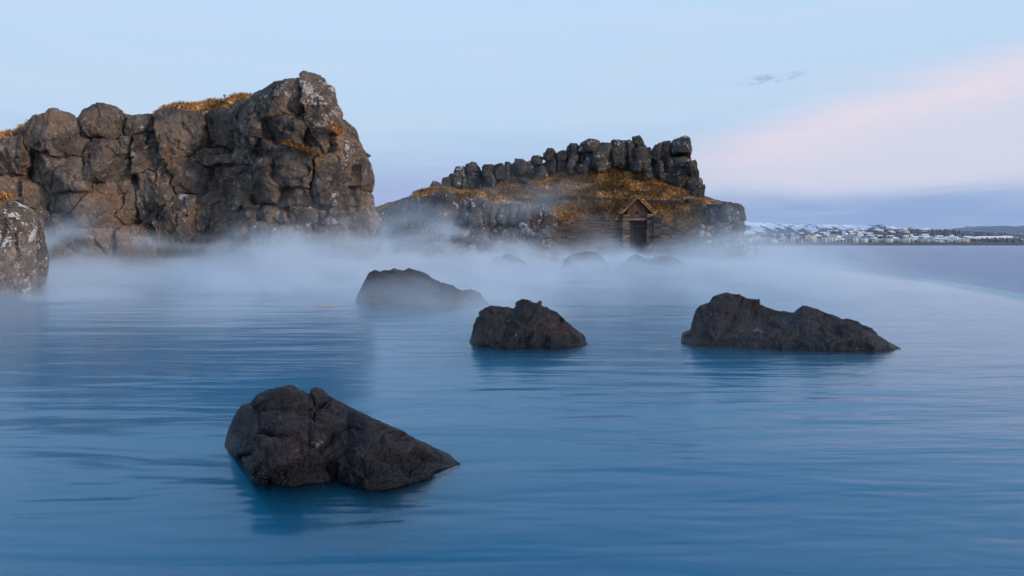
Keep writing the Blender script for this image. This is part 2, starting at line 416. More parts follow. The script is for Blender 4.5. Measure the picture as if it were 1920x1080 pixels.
# ------------------------------------------------------------------ the town
CUBE = mesh_from('box', [(-.5, -.5, 0), (.5, -.5, 0), (.5, .5, 0), (-.5, .5, 0), (-.5, -.5, 1), (.5, -.5, 1), (.5, .5, 1), (-.5, .5, 1)],
                 [(0, 3, 2, 1), (4, 5, 6, 7), (0, 1, 5, 4), (1, 2, 6, 5), (2, 3, 7, 6), (3, 0, 4, 7)], False); CUBE.materials.append(PAINT)
def gable_mesh():
    v = [(-.5, -.5, 0), (.5, -.5, 0), (.5, .5, 0), (-.5, .5, 0), (-.5, 0, 1), (.5, 0, 1), (-.5, -.5, -.12), (.5, -.5, -.12), (.5, .5, -.12), (-.5, .5, -.12)]
    me = bpy.data.meshes.new('gable'); me.from_pydata(v, [], [(0, 1, 5, 4), (2, 3, 4, 5), (1, 2, 5), (3, 0, 4), (6, 9, 8, 7), (0, 6, 7, 1), (1, 7, 8, 2), (2, 8, 9, 3), (3, 9, 6, 0)])
    me.update(); me.materials.append(PAINT); return me
GABLE = gable_mesh()
PAL = {'white': (.85, .85, .84), 'cream': (.80, .70, .50), 'ivory': (.82, .78, .66), 'yellow': (.68, .52, .24), 'blue': (.07, .17, .42), 'teal': (.10, .25, .33),
       'dark teal': (.05, .12, .17), 'slate grey': (.10, .12, .15), 'pale blue': (.42, .55, .68), 'peach': (.66, .46, .36), 'grey': (.36, .38, .42), 'red': (.42, .08, .07)}
GLASS = (.03, .045, .07, 1); SNOW = (.84, .87, .92, 1)
def apartment(px0, px1, pt, pb, col, roof, Y, label, trim='white', cols=None):
    w = (px1 - px0) / F * Y; xc = ((px0 + px1) / 2 - 960) / F * Y
    zb = float(land_z(np.array([xc]), np.array([Y]))[0]) - .4; zt = EYE + (HY - pt) / F * Y
    h = max(zt - zb, 5.0); d = max(9.0, w * .8)
    t = empty('apartment_block', (xc, Y, zb), random.uniform(-.06, .06))
    tag(t, label, 'apartment block', 'blocks along the far waterfront')
    link('wall', CUBE, None, t, scale=(w, d, h), color=(*PAL[col], 1))
    rc = {'snow': SNOW, 'dark': (.06, .06, .07, 1), 'red': (.36, .07, .06, 1)}[roof]
    link('roof', CUBE, None, t, (0, 0, h), scale=(w + .5, d + .6, .55), color=rc)
    if w > 13: link('stair_head', CUBE, None, t, (w * random.uniform(-.3, .3), 0, h + .55), scale=(3.2, 3.5, 1.6), color=(*PAL[trim], 1))
    nf = max(2, int(h / 3.0)); nc = cols or max(2, int(w / 4.6))
    for i in range(nf):
        for k in range(nc):
            x = -w / 2 + w * (k + .5) / nc; z = h * (i + .28) / nf
            link('window', CUBE, None, t, (x, -d / 2 - .02, z), scale=(w / nc * .56, .12, h / nf * .50), color=GLASS)
    if col in ('slate grey', 'blue', 'dark teal', 'teal'):
        for k in range(nc + 1):
            if k % 2 == 0: link('pilaster', CUBE, None, t, (-w / 2 + w * k / nc * .94 + w * .03, -d / 2 - .12, 0), scale=(.85, .3, h + .02), color=(*PAL[trim], 1))
    elif random.random() < .6:
        for i in range(1, nf): link('balcony', CUBE, None, t, (w * .22, -d / 2 - .55, h * i / nf - .1), scale=(w * .34, 1.0, .8), color=(*PAL[random.choice(['white', 'pale blue', 'grey'])], 1))
    return t
ORD = 'first second third fourth fifth sixth seventh eighth ninth tenth eleventh twelfth thirteenth fourteenth fifteenth sixteenth seventeenth eighteenth nineteenth twentieth'.split()
def ordinal(n):
    if n < 20: return ORD[n]
    tens = ['twenty', 'thirty', 'forty', 'fifty'][(n + 1) // 10 - 2]; u = (n + 1) % 10
    return (tens + '-' + ORD[u - 1]) if u else {'twenty': 'twentieth', 'thirty': 'thirtieth', 'forty': 'fortieth', 'fifty': 'fiftieth'}[tens]
front = [(1394, 1401, 449, 'cream', 'snow'), (1402.5, 1409, 448, 'white', 'snow'), (1412.5, 1419.5, 448, 'white', 'snow'), (1420, 1425.5, 449, 'blue', 'dark'), (1426, 1431.5, 448.5, 'teal', 'snow'),
         (1434.5, 1444.5, 448, 'dark teal', 'dark'), (1446.5, 1455.5, 448.5, 'white', 'red'), (1456.5, 1465.5, 449, 'slate grey', 'snow'), (1466.5, 1474.5, 448, 'ivory', 'snow'), (1476.5, 1483, 448.5, 'slate grey', 'snow'),
         (1484, 1487, 443, 'white', 'snow'), (1488, 1497.5, 448, 'blue', 'snow'), (1498.5, 1502.5, 449, 'dark teal', 'dark'), (1503.5, 1511, 447.5, 'slate grey', 'snow'), (1515, 1521.5, 447.5, 'slate grey', 'snow'),
         (1522.5, 1529, 448, 'white', 'snow'), (1532, 1539, 447.5, 'peach', 'snow'), (1539.8, 1542, 448, 'blue', 'dark'), (1542.8, 1550, 445, 'pale blue', 'snow'), (1551, 1560, 444.5, 'cream', 'snow'),
         (1561, 1570, 446, 'ivory', 'snow'), (1571.5, 1583, 450, 'slate grey', 'dark'), (1585, 1591.5, 443, 'teal', 'snow'), (1592.5, 1600, 445.5, 'grey', 'snow'), (1600.5, 1606.5, 446.5, 'white', 'snow'),
         (1607.5, 1612.5, 443.5, 'cream', 'snow'), (1613, 1616, 448, 'teal', 'dark'), (1616.8, 1625, 447, 'white', 'snow'), (1625.6, 1630.4, 447, 'pale blue', 'snow'), (1631, 1633, 444, 'blue', 'dark'),
         (1633.5, 1639, 448, 'teal', 'snow'), (1640.2, 1648, 448, 'ivory', 'snow'), (1648.6, 1654, 447.5, 'yellow', 'snow'), (1659, 1665, 447, 'pale blue', 'snow'), (1665.6, 1672, 447.5, 'white', 'snow'),
         (1673, 1687, 447.5, 'cream', 'snow'), (1688, 1696, 447, 'pale blue', 'dark'), (1697, 1704, 446, 'cream', 'snow'), (1704.8, 1712, 448, 'ivory', 'snow'), (1721, 1729.5, 448, 'grey', 'snow'),
         (1730, 1741, 448, 'peach', 'snow'), (1745, 1754, 448.5, 'pale blue', 'snow'), (1756, 1766, 449.5, 'white', 'dark'), (1769, 1775.5, 451, 'teal', 'dark'), (1776.2, 1790, 450.5, 'white', 'snow'),
         (1792, 1798.5, 451, 'pale blue', 'dark'), (1799.5, 1814, 447.5, 'cream', 'snow')]
for i, (a, b_, t_, c_, r_) in enumerate(front):
    lb = '%s apartment block with %s roof, %s along the far waterfront from the wooden fence' % (c_, {'snow': 'snowy', 'dark': 'dark', 'red': 'red'}[r_], ordinal(i))
    apartment(a, b_, t_, 457, c_, r_, 1745 + (i % 3) * 9, lb)
t = apartment(1901, 1918, 438.5, 450, 'grey', 'snow', 2450, 'long pale office tower above the bare shore', cols=6); t['category'] = 'office block'; del t['group']
back = [(1488, 1496.5, 441.5, 'pale blue', 'red'), (1512.5, 1528.5, 441.5, 'cream', 'snow'), (1558, 1568.5, 440.5, 'pale blue', 'snow'), (1464, 1474, 444, 'white', 'snow'), (1440, 1453, 444.5, 'grey', 'dark'), (1423, 1436, 445, 'ivory', 'dark'),
        (1405, 1420, 444.5, 'peach', 'snow'), (1593, 1606, 441, 'grey', 'snow'), (1624, 1636, 442, 'grey', 'snow'), (1660, 1672, 443, 'slate grey', 'snow'), (1780, 1792, 446, 'ivory', 'red'), (1740, 1753, 445, 'pale blue', 'snow')]
for i, (a, b_, t_, c_, r_) in enumerate(back):
    t = apartment(a, b_, t_, 452, c_, r_, 1850 + (i % 2) * 14, '%s block with %s roof looking over the waterfront row, %s of the second row' % (c_, {'snow': 'snowy', 'dark': 'dark', 'red': 'red'}[r_], ordinal(sorted(back).index(back[i]))))
    t['group'] = 'second row of blocks behind the waterfront'
def house(px, Y, w, d, h, col, roofc, k):
    x = (px - 960) / F * Y; z = float(land_z(np.array([x]), np.array([Y]))[0]) - .5
    t = empty('hill_house', (x, Y, z), random.uniform(-.5, .5))
    rn = 'snowy' if roofc == SNOW else 'red'
    nb = min(range(len(front)), key=lambda i: abs((front[i][0] + front[i][1]) / 2 - px)); hi = 'atop' if Y > 2600 else 'midway up' if Y > 2250 else 'low on'
    tag(t, 'tiny %s house with %s roof, %s the hill over the %s waterfront block' % (col, rn, hi, ordinal(nb)), 'house', 'small houses on the town hill')
    link('wall', CUBE, None, t, scale=(w, d, h), color=(*PAL[col], 1))
    link('roof', GABLE, None, t, (0, 0, h), scale=(w + 1.2, d + 1.4, 2.6), color=roofc)
    link('window', CUBE, None, t, (-w * .24, -d / 2 - .05, h * .35), scale=(w * .22, .15, h * .3), color=GLASS)
    link('window', CUBE, None, t, (w * .24, -d / 2 - .05, h * .35), scale=(w * .22, .15, h * .3), color=GLASS)
for k in range(150):
    px = random.uniform(1400, 1815) if k % 4 else random.uniform(1500, 1720)
    Y = random.uniform(1950, 3050) if px < 1740 else random.uniform(1900, 2300)
    house(px, Y, random.uniform(11, 24), random.uniform(9, 13), random.uniform(5, 9), random.choice(['white', 'ivory', 'white', 'grey', 'cream', 'peach', 'pale blue', 'red']), SNOW if random.random() < .8 else (.30, .08, .06, 1), k)
for k, (px, w, nm) in enumerate([(1826, 34, 'first'), (1842, 40, 'second'), (1856, 46, 'third'), (1872, 42, 'fourth'), (1888, 38, 'fifth')]):
    house(px, 2150 + k * 14, w, 14, 6, 'white', SNOW, 900 + k); ob = bpy.data.objects['hill_house.%03d' % (150 + k)] if 'hill_house.%03d' % (150 + k) in bpy.data.objects else None
    if ob: ob['label'] = 'long low white house on the bare shore, %s from the last waterfront block' % nm
# dark brush and spruces between the houses: one far mass
V = []; Fc = []
def cone(x, y, z, r, h, n=6):
    i = len(V)
    for a in range(n): V.append((x + r * math.cos(a * 6.2832 / n), y + r * math.sin(a * 6.2832 / n), z))
    V.append((x, y, z + h))
    for a in range(n): Fc.append((i + a, i + (a + 1) % n, i + n))
for k in range(2600):
    if k < 160: px = random.gauss(1456, 9) if k < 90 else random.gauss(1475, 12); Y = random.uniform(1950, 2060); h = random.uniform(10, 22)
    else: px = random.uniform(1398, 1800) if k % 9 else random.uniform(1800, 1915); Y = random.uniform(1800, 3000); h = random.uniform(4, 9)
    x = (px - 960) / F * Y; z = float(.0)
    cone(x, Y, 0, h * random.uniform(.35, .6), h)
V = np.array(V); V[:, 2] += land_z(V[:, 0], V[:, 1]) - .5
m, q, b, _ = new_mat('brush'); b.inputs['Base Color'].default_value = (.030, .024, .026, 1); b.inputs['Roughness'].default_value = .95
tag(link('far_woods', mesh_from('far_woods', V, np.array(Fc), False), m), 'dark leafless brush and spruces between the far houses', 'woods', kind='stuff')

# ------------------------------------------------------------------ cliffs of separate blocks
def cells(U, Vv, seeds, warp=8.0, ws=30.0):
    p = np.stack([U / ws, Vv / ws, 0 * U + 3.3], 1)
    Uw = U + warp * fbm(p, 3); Vw = Vv + warp * fbm(p + 31.7, 3)
    S = np.array([s[:4] for s in seeds], float)
    n = len(U); best = np.full(n, 1e9); sec = np.full(n, 1e9); lab = np.zeros(n, int); lab2 = np.zeros(n, int)
    for i, (cx, cy_, rx, ry) in enumerate(S):
        an = math.sin(i * 12.9898) * .20; ca, sa = math.cos(an), math.sin(an); ex_, ey_ = Uw - cx, Vw - cy_
        ex_, ey_ = np.abs(ex_ * ca + ey_ * sa) / rx, np.abs(ey_ * ca - ex_ * sa) / ry
        d = ((ex_ ** 3.2 + ey_ ** 3.2) ** (1 / 3.2) - 1) * (min(rx, ry) * .6 + .4 * max(rx, ry))
        c = d < best
        lab2 = np.where(c, lab, np.where(d < sec, i, lab2)); sec = np.where(c, best, np.minimum(sec, d)); lab = np.where(c, i, lab); best = np.where(c, d, best)
    return lab, (sec - best) * .5, lab2

def cliff(name, label, path, seeds, top, mat, du, nrow, R=.55, back=None, turf=None, group=None, zbase=-.6, amp=1.0, pxm=42.0, cat='cliff', rough=1.0, piece='rock_block', lichen=None, back_len=8.0, kback=(.60, .74)):
    """path: (s, px, Y) plan points; seeds: (s, v, rx, ry, proud) blocks in photo-pixel units; top: (s, v) lip line"""
    s0 = np.array([p[0] for p in path], float)
    PX = np.array([p[1] for p in path], float); PY = np.array([p[2] for p in path], float)
    s = np.arange(s0[0], s0[-1], du)
    Yp = np.interp(s, s0, PY); Xp = np.interp(s, s0, (PX - 960) / F * PY)
    k = np.ones(15) / 15
    sm = lambda a: np.convolve(np.pad(a, 7, mode='edge'), k, 'valid')
    Yp, Xp = sm(sm(Yp)), sm(sm(Xp))
    zt = EYE + (HY - np.interp(s, [p[0] for p in top], [p[1] for p in top])) / F * Yp
    tx, ty = np.gradient(Xp), np.gradient(Yp); L = np.hypot(tx, ty); nx, ny = ty / L, -tx / L      # outward = towards the viewer
    nb = 26
    rows = []
    tt = np.linspace(0, 1, nrow)
    for t in tt: rows.append((zbase + t * (zt - R - zbase), np.zeros_like(s), np.zeros_like(s)))
    for a in np.linspace(0, 1, 9)[1:]:
        rows.append((zt - R + R * math.sin(a * 1.5708), R * (1 - math.cos(a * 1.5708)) + 0 * s, a * R * 1.5 + 0 * s))
    zb = zt if back is None else np.interp(s, [p[0] for p in back], [p[1] for p in back])
    for a in np.linspace(0, 1, nb)[1:]:
        rows.append((zt + (zb if back is not None else 0 * s) * (sst(a, 0, .55)), R + a * back_len + 0 * s, R * 1.5 + a * back_len + 0 * s))
    Z = np.stack([r[0] for r in rows], 1); O = np.stack([r[1] for r in rows], 1); A = np.stack([r[2] for r in rows], 1)
    kb = sst(s, s0[0] + kback[1] * (s0[-1] - s0[0]), s0[0] + kback[0] * (s0[-1] - s0[0]))
    rl_ = np.hypot(Xp, Yp); bx_ = -nx * (1 - kb) + kb * Xp / rl_; by_ = -ny * (1 - kb) + kb * Yp / rl_; bl = np.hypot(bx_, by_); bx_, by_ = bx_ / bl, by_ / bl
    P = np.stack([Xp[:, None] + bx_[:, None] * O, Yp[:, None] + by_[:, None] * O, Z], 2)
    N = -grid_normals(P)
    sgn = np.sign((N[:, nrow // 2, 0] * nx + N[:, nrow // 2, 1] * ny).mean()); N *= sgn
    Vv = HY - (Z - EYE) * F / Yp[:, None] - 0 * A
    Vv = Vv - np.where(A > R * 1.5, (A - R * 1.5) * F / Yp[:, None] * .6, 0)
    U = np.repeat(s[:, None], Z.shape[1], 1)
    nu, nv = Z.shape
    lab, e, lab2 = cells(U.ravel(), Vv.ravel(), seeds)
    S = np.array([tuple(q_[:4]) + (q_[4] if len(q_) > 4 else 0.0,) for q_ in seeds])
    rmin = np.minimum(S[:, 2], S[:, 3]); E = np.minimum(.24 * rmin, 4.5)
    pr = 1 - (1 - np.clip(e / E[lab], 0, 1)) ** 2
    Am = (.0022 * rmin + .05) * amp * 42 / pxm
    rr = np.random.default_rng(len(seeds)); ns = len(seeds)
    du_ = U.ravel() - S[lab, 0]; dv_ = Vv.ravel() - S[lab, 1]
    fac = np.full(len(lab), 9.0)
    for k_ in range(4):                                    # each block: a few broken planes
        gx_ = rr.normal(size=ns) * .34 / pxm; gy_ = rr.normal(size=ns) * .26 / pxm; a_ = rr.uniform(.0, .42, ns) * rmin / pxm * (k_ > 0)
        fac = np.minimum(fac, a_[lab] + gx_[lab] * du_ + gy_[lab] * dv_)
    W = P.reshape(-1, 3)
    cd_ = .03 + .30 * rr.random(ns) ** 2                         # joints: some deep, some hairline
    cdv = cd_[lab] * (.6 + .9 * np.clip(.5 + fbm(W * .6, 2), 0, 1))
    dxs = np.abs(S[lab, 0] - S[lab2, 0]); dys = np.abs(S[lab, 1] - S[lab2, 1]); vert = sst(dxs / (dxs + dys + 1e-6), .35, .65)
    hh = np.sin((np.minimum(lab, lab2) * 127.1 + np.maximum(lab, lab2) * 311.7)) * 43758.5453; hh = hh - np.floor(hh)      # every joint has its own strength
    jw = (.18 + .95 * hh ** 1.5) * (.45 + .75 * vert) * np.clip(.75 + 1.3 * fbm(W * .9 + 5, 2), .1, 1.5)
    face = .42 * fbm(W * [.30, .30, .16] + 2.2, 3)
    disp = S[lab, 4] * 1.25 * amp + Am[lab] * (1 - (1 - pr) * np.clip(jw * 1.3, .1, 1.3)) + fac * amp + face * rough - (cdv + .12) * 1.8 * jw * amp * np.exp(-(e / 1.2) ** 2)
    f1 = fbm(W * 1.1 + lab[:, None] * 3.1, 4, .55); f2 = fbm(W * [3.2, 3.2, 2.0], 4, .55, True)
    wp = W + .25 * np.stack([fbm(W * 1.3, 2), fbm(W * 1.3 + 9, 2), fbm(W * 1.3 + 17, 2)], 1)
    fc1 = facets(wp * [1.0, 1.0, .42] + (lab // 3)[:, None] * 1.7, .6, .13, .035); fc2 = facets(wp * [2.3, 2.3, 1.8], .5, .03, .05)
    fade = 1 - .65 * sst(A.ravel(), .15, R * 1.5 + .4)
    tf = .40 + .60 * sst((zt[:, None] - Z).ravel(), .1, 1.5)
    disp = disp * fade * tf + rough * (.3 + .7 * fade) * (.5 + .5 * tf) * (.08 * f1 + .10 * (f2 - .5) + .38 * fc1 + .15 * fc2)
    if turf is not None:
        tu = np.interp(s, [p[0] for p in turf], [p[1] for p in turf])
        mask = ((tu[:, None] > .5) & (A > R * 1.5 + .15)).ravel()
    else: mask = np.zeros(len(disp), bool)
    disp = np.where(mask, .08 * f1, disp)
    Q = W + N.reshape(-1, 3) * disp[:, None]
    fcs = grid_faces(nu, nv)
    if sgn < 0: fcs = fcs
    else: fcs = fcs[:, ::-1]
    fl = lab[fcs[:, 0]]; fm = mask[fcs].all(1); fl = np.where(fm, -1, fl)
    nfv = nv - 1
    for pass_ in range(3):
        flg = fl.tolist(); comp = [-1] * len(flg); comps = []
        for st_ in range(len(flg)):
            if comp[st_] >= 0: continue
            ci_ = len(comps); comp[st_] = ci_; todo = [st_]; mem = [st_]; l_ = flg[st_]
            while todo:
                x_ = todo.pop(); r_, c_ = divmod(x_, nfv)
                for y_ in ((x_ - 1) if c_ > 0 else -1, (x_ + 1) if c_ < nfv - 1 else -1, x_ - nfv, x_ + nfv):
                    if 0 <= y_ < len(flg) and comp[y_] < 0 and flg[y_] == l_: comp[y_] = ci_; todo.append(y_); mem.append(y_)
            comps.append((l_, mem))
        main = {}
        for l_, mem in comps:
            if len(mem) > len(main.get(l_, ())): main[l_] = mem
        for l_, mem in sorted(comps, key=lambda c_: len(c_[1])):
            if mem is not main[l_]:
                x_ = mem[0]; nb_ = flg[x_ - nfv] if x_ >= nfv else flg[min(x_ + nfv, len(flg) - 1)]
                for y_ in mem: fl[y_] = nb_
    base = Q[:, :].mean(0); org = Vector((float(Xp.mean()), float(Yp.mean()), 0.0))
    root = empty(name, org); tag(root, label, cat, group)
    off = np.array(org)
    for i in np.unique(fl):
        ff = fcs[fl == i]
        if len(ff) < 6: continue
        v, f_ = compact(Q, ff)
        if i < 0:
            ob = link('turf_cap', mesh_from('turf_cap', v - off, f_), TURF, root)
        else:
            l0, r0, t0 = (lichen or (lambda u_, v_: (.3, .3, .5)))(S[i, 0], S[i, 1])
            ob = link(piece, mesh_from(piece, v - off, f_), mat, root, color=(max(0, min(1, l0 + random.uniform(-.12, .12))), max(0, min(1, r0 + random.uniform(-.2, .2))), max(0, min(1, t0 + random.uniform(-.16, .16))), 1))
    G = Q.reshape(nu, nv, 3)
    return root, G, mask.reshape(nu, nv), s

def grass(name, label, pts, nrm, length, width, palette, parent=None, cat='grass', lean=(0, 0, 0), flop=.6):
    n = len(pts); g = np.random.default_rng(n)
    L = length * g.uniform(.55, 1.3, n)[:, None]; w = width * g.uniform(.6, 1.3, n)[:, None]
    d = nrm * 1.0 + g.normal(size=(n, 3)) * flop + np.array(lean); d /= np.linalg.norm(d, axis=1)[:, None]
    sd_ = np.cross(d, g.normal(size=(n, 3))); sd_ /= np.linalg.norm(sd_, axis=1)[:, None]
    droop = np.array([0, 0, -1.0]) * L * .3
    a = pts - sd_ * w * .5; b_ = pts + sd_ * w * .5; m1 = pts + d * L * .6 + sd_ * w * .3; m0 = pts + d * L * .6 - sd_ * w * .3; tip = pts + d * L + droop
    V = np.stack([a, b_, m1, m0, tip], 1).reshape(-1, 3)
    i = np.arange(n)[:, None] * 5
    T = np.concatenate([i + [[0, 1, 2]], i + [[0, 2, 3]], i + [[3, 2, 4]]], 0)
    me = mesh_from(name, V, T, False)
    pal = np.array(palette); c = pal[g.integers(0, len(pal), n)] * g.uniform(.6, 1.35, n)[:, None]
    patch = np.clip(.72 + 1.0 * fbm(pts * .9, 3), .45, 1.5); c = c * patch[:, None]
    at_ = me.attributes.new('tint', 'FLOAT_COLOR', 'POINT')
    at_.data.foreach_set('color', np.concatenate([np.repeat(c, 5, 0), np.ones((n * 5, 1))], 1).astype(np.float32).ravel())
    ob = link(name, me, GRASS, parent)
    ob['kind'] = 'stuff'
    if not parent: tag(ob, label, cat)
    return ob
def scatter(G, mask, n, g):
    """random points on the masked quads of a grid of points"""
    nu, nv, _ = G.shape
    q_ = np.argwhere(mask[:-1, :-1] & mask[1:, :-1] & mask[:-1, 1:] & mask[1:, 1:])
    a, b_, c, d = G[q_[:, 0], q_[:, 1]], G[q_[:, 0] + 1, q_[:, 1]], G[q_[:, 0] + 1, q_[:, 1] + 1], G[q_[:, 0], q_[:, 1] + 1]
    nn = np.cross(c - a, d - b_); ar = np.linalg.norm(nn, axis=1); nn /= ar[:, None] + 1e-9; nn *= np.sign(nn[:, 2:3] + 1e-6)
    i = g.choice(len(q_), n, p=ar / ar.sum()); u, v = g.random((n, 1)), g.random((n, 1))
    return (a[i] * (1 - u) + b_[i] * u) * (1 - v) + (d[i] * (1 - u) + c[i] * u) * v, nn[i]
GOLD = [(.78, .44, .13), (.54, .27, .075), (.30, .14, .045), (.12, .055, .024), (.88, .58, .24), (.38, .17, .055)]
RUSTY = [(.40, .17, .04), (.30, .12, .03), (.20, .08, .025), (.46, .26, .08)]

big_path = [(-170, -170, 27.2), (0, 0, 29), (150, 150, 29.4), (300, 300, 30.3), (410, 410, 30.2), (470, 470, 28.9), (560, 560, 28.0), (620, 620, 28.4), (655, 653, 29.4), (700, 678, 30.8), (795, 692, 33.3), (910, 694, 36.0), (1080, 680, 40.0)]
big_top = [(-170, 262), (-80, 262), (0, 256), (30, 249), (45, 232), (60, 222), (80, 212), (100, 207), (130, 211), (148, 217), (155, 205), (175, 195), (195, 192), (215, 196), (230, 202), (245, 207), (262, 206), (280, 209), (292, 213), (310, 205), (335, 201), (350, 206), (378, 209), (395, 204), (425, 203), (440, 187), (470, 184), (480, 172), (500, 163), (520, 155), (545, 145), (560, 137), (575, 133), (590, 135), (605, 145), (617, 158), (625, 172), (631, 188), (640, 197), (650, 207), (656, 219), (668, 222), (680, 232), (695, 255), (720, 275), (760, 288), (800, 298), (910, 296), (1080, 300)]
big_seeds = [(18, 288, 26, 44), (95, 243, 56, 42, .15), (100, 324, 58, 33, .12), (192, 222, 41, 34, .2), (200, 298, 42, 44, .1), (262, 226, 32, 24), (275, 286, 25, 40, -.05), (336, 240, 44, 42, .1), (404, 238, 26, 40, -.1),
    (225, 349, 36, 15, -.15), (15, 356, 28, 27, -.1), (58, 360, 24, 30, -.15), (115, 381, 40, 17, -.1), (205, 395, 52, 33, .1), (293, 364, 38, 46, .1), (362, 338, 36, 32, -.15), (322, 436, 32, 56, .1), (352, 410, 24, 50, .25), (398, 396, 29, 42, -.05),
    (115, 420, 40, 22, -.25), (60, 432, 42, 40, -.2), (180, 456, 50, 28, 0), (252, 462, 46, 34, 0), (20, 402, 30, 20, -.2),
    (466, 230, 38, 46, .1), (536, 245, 34, 23, .05), (525, 186, 48, 40, .15), (593, 185, 28, 52, .1), (637, 206, 15, 24, -.05), (593, 264, 28, 27, -.05), (639, 291, 16, 42, .15), (661, 276, 12, 52), (688, 262, 18, 34, .1), (696, 316, 20, 30, .3), (735, 312, 24, 36, .35),
    (513, 283, 17, 14, .25), (507, 339, 25, 46, .55), (559, 318, 25, 34, .6), (556, 368, 28, 17, .3), (608, 336, 25, 40, .5), (452, 298, 28, 19, .05), (410, 330, 24, 26, -.35), (395, 292, 32, 16, -.15), (456, 388, 33, 78, .45),
    (515, 406, 26, 16, .1), (576, 404, 32, 17, .15), (535, 463, 60, 42, .45), (617, 429, 22, 24, .2), (612, 478, 20, 28, .2), (635, 475, 14, 32, .1), (645, 377, 24, 50, 0), (669, 372, 13, 52, -.1), (652, 462, 14, 42, 0), (694, 372, 18, 22, -.15), (700, 420, 20, 34, .15), (692, 472, 16, 40, .1),
    (740, 375, 26, 30, .0), (748, 450, 28, 52, .3), (790, 320, 26, 44, .1), (795, 410, 26, 50, .2), (800, 480, 30, 34), (842, 320, 26, 46), (842, 425, 28, 58), (892, 330, 26, 50), (895, 440, 28, 60), (945, 345, 28, 56), (950, 450, 28, 55), (1000, 350, 28, 60), (1010, 460, 28, 55), (1060, 390, 30, 90),
    (-40, 292, 33, 45), (-38, 380, 34, 46, -.1), (-100, 305, 36, 60), (-100, 430, 40, 60), (-150, 350, 30, 90), (390, 478, 36, 42), (442, 500, 38, 26, .1), (300, 508, 44, 28), (130, 500, 60, 30), (30, 500, 60, 30), (-40, 470, 40, 45), (215, 515, 50, 25)]
big_back = [(-170, .5), (20, .65), (42, .4), (60, -.2), (280, .3), (300, .8), (350, 1.05), (400, 1.25), (440, 1.05), (470, 1.0), (482, .2), (495, -.4), (520, -.9), (600, -1.2), (680, -.8), (1080, -.5)]
big_turf = [(-170, 1), (50, 1), (60, 0), (280, 0), (290, 1), (474, 1), (484, 0), (1080, 0)]
def big_l(u, v):
    l = .14 + .58 * math.exp(-((u - 560) / 75) ** 2 - ((v - 190) / 70) ** 2) + .5 * math.exp(-((u - 640) / 25) ** 2 - ((v - 280) / 60) ** 2) + .2 * (v > 400) + .12 * math.exp(-((u - 200) / 60) ** 2)
    r = .35 + .25 * math.exp(-((u - 640) / 30) ** 2) + (.15 if u < 420 else -.05)
    return l, r, .5 + (.2 if v > 395 else 0) + (.05 if 420 < u < 480 and v > 320 else 0)
bc, G, M, S_ = cliff('rock_cliff', 'tall brown rock cliff with lichen and a grassy crown beside the pool', big_path, big_seeds, big_top, ROCK, 1.55, 235, back=big_back, turf=big_turf, lichen=big_l)
org = np.array(bc.location)
gp, gn = scatter(G, M, 14000, rng); grass('dry_grass', None, gp - org, gn, .30, .035, GOLD + RUSTY[:2], bc)
def tuft(px, py, Y, rx, n, parent, slope=0.0):
    g = np.random.default_rng(int(px)); p = np.array([at(px + a, py + slope * a + abs(c) * .1, Y + d) for a, c, d in zip(g.normal(size=n) * rx, g.normal(size=n), g.normal(size=n) * .25)])
    grass('grass_tuft', None, p - np.array(parent.location), np.tile([.1, -.5, .8], (n, 1)), .30, .035, RUSTY, parent, flop=.5)
tuft(556, 277, 27.3, 11, 420, bc, .3); tuft(583, 288, 27.3, 10, 260, bc, .45); tuft(628, 246, 28.1, 8, 260, bc, .35); tuft(684, 358, 30.2, 4, 60, bc, .3); tuft(545, 271, 27.5, 6, 120, bc, .1)

# near rock stump by the frame's edge
lr_path = [(-120, -120, 18.2), (-40, -40, 17.9), (20, 20, 17.9), (58, 58, 18.3), (78, 74, 19.0), (150, 76, 20.8), (190, 74, 22.0)]
lr_top = [(-120, 372), (-40, 372), (0, 375), (20, 377), (45, 379), (62, 384), (76, 393), (90, 400), (190, 400)]
lr_seeds = [(4, 430, 30, 62, .05), (58, 440, 24, 64, .1), (10, 525, 36, 36, .1), (62, 535, 24, 30), (-50, 440, 34, 66), (-60, 530, 40, 36), (-110, 460, 34, 90), (105, 440, 24, 60), (105, 530, 26, 36), (155, 450, 26, 70)]
lc, _, _, _ = cliff('rock_stump', 'blocky grey rock stump cut by the frame edge below the cliff', lr_path, lr_seeds, lr_top, ROCK, 2.0, 110, R=.35, kback=(.44, .56), back=[(-120, -.3), (190, -.3)], pxm=70, amp=.5, rough=.55, lichen=lambda u, v: (.55, .05, .74), back_len=3.0)
tuft(8, 374, 18.3, 7, 200, lc)

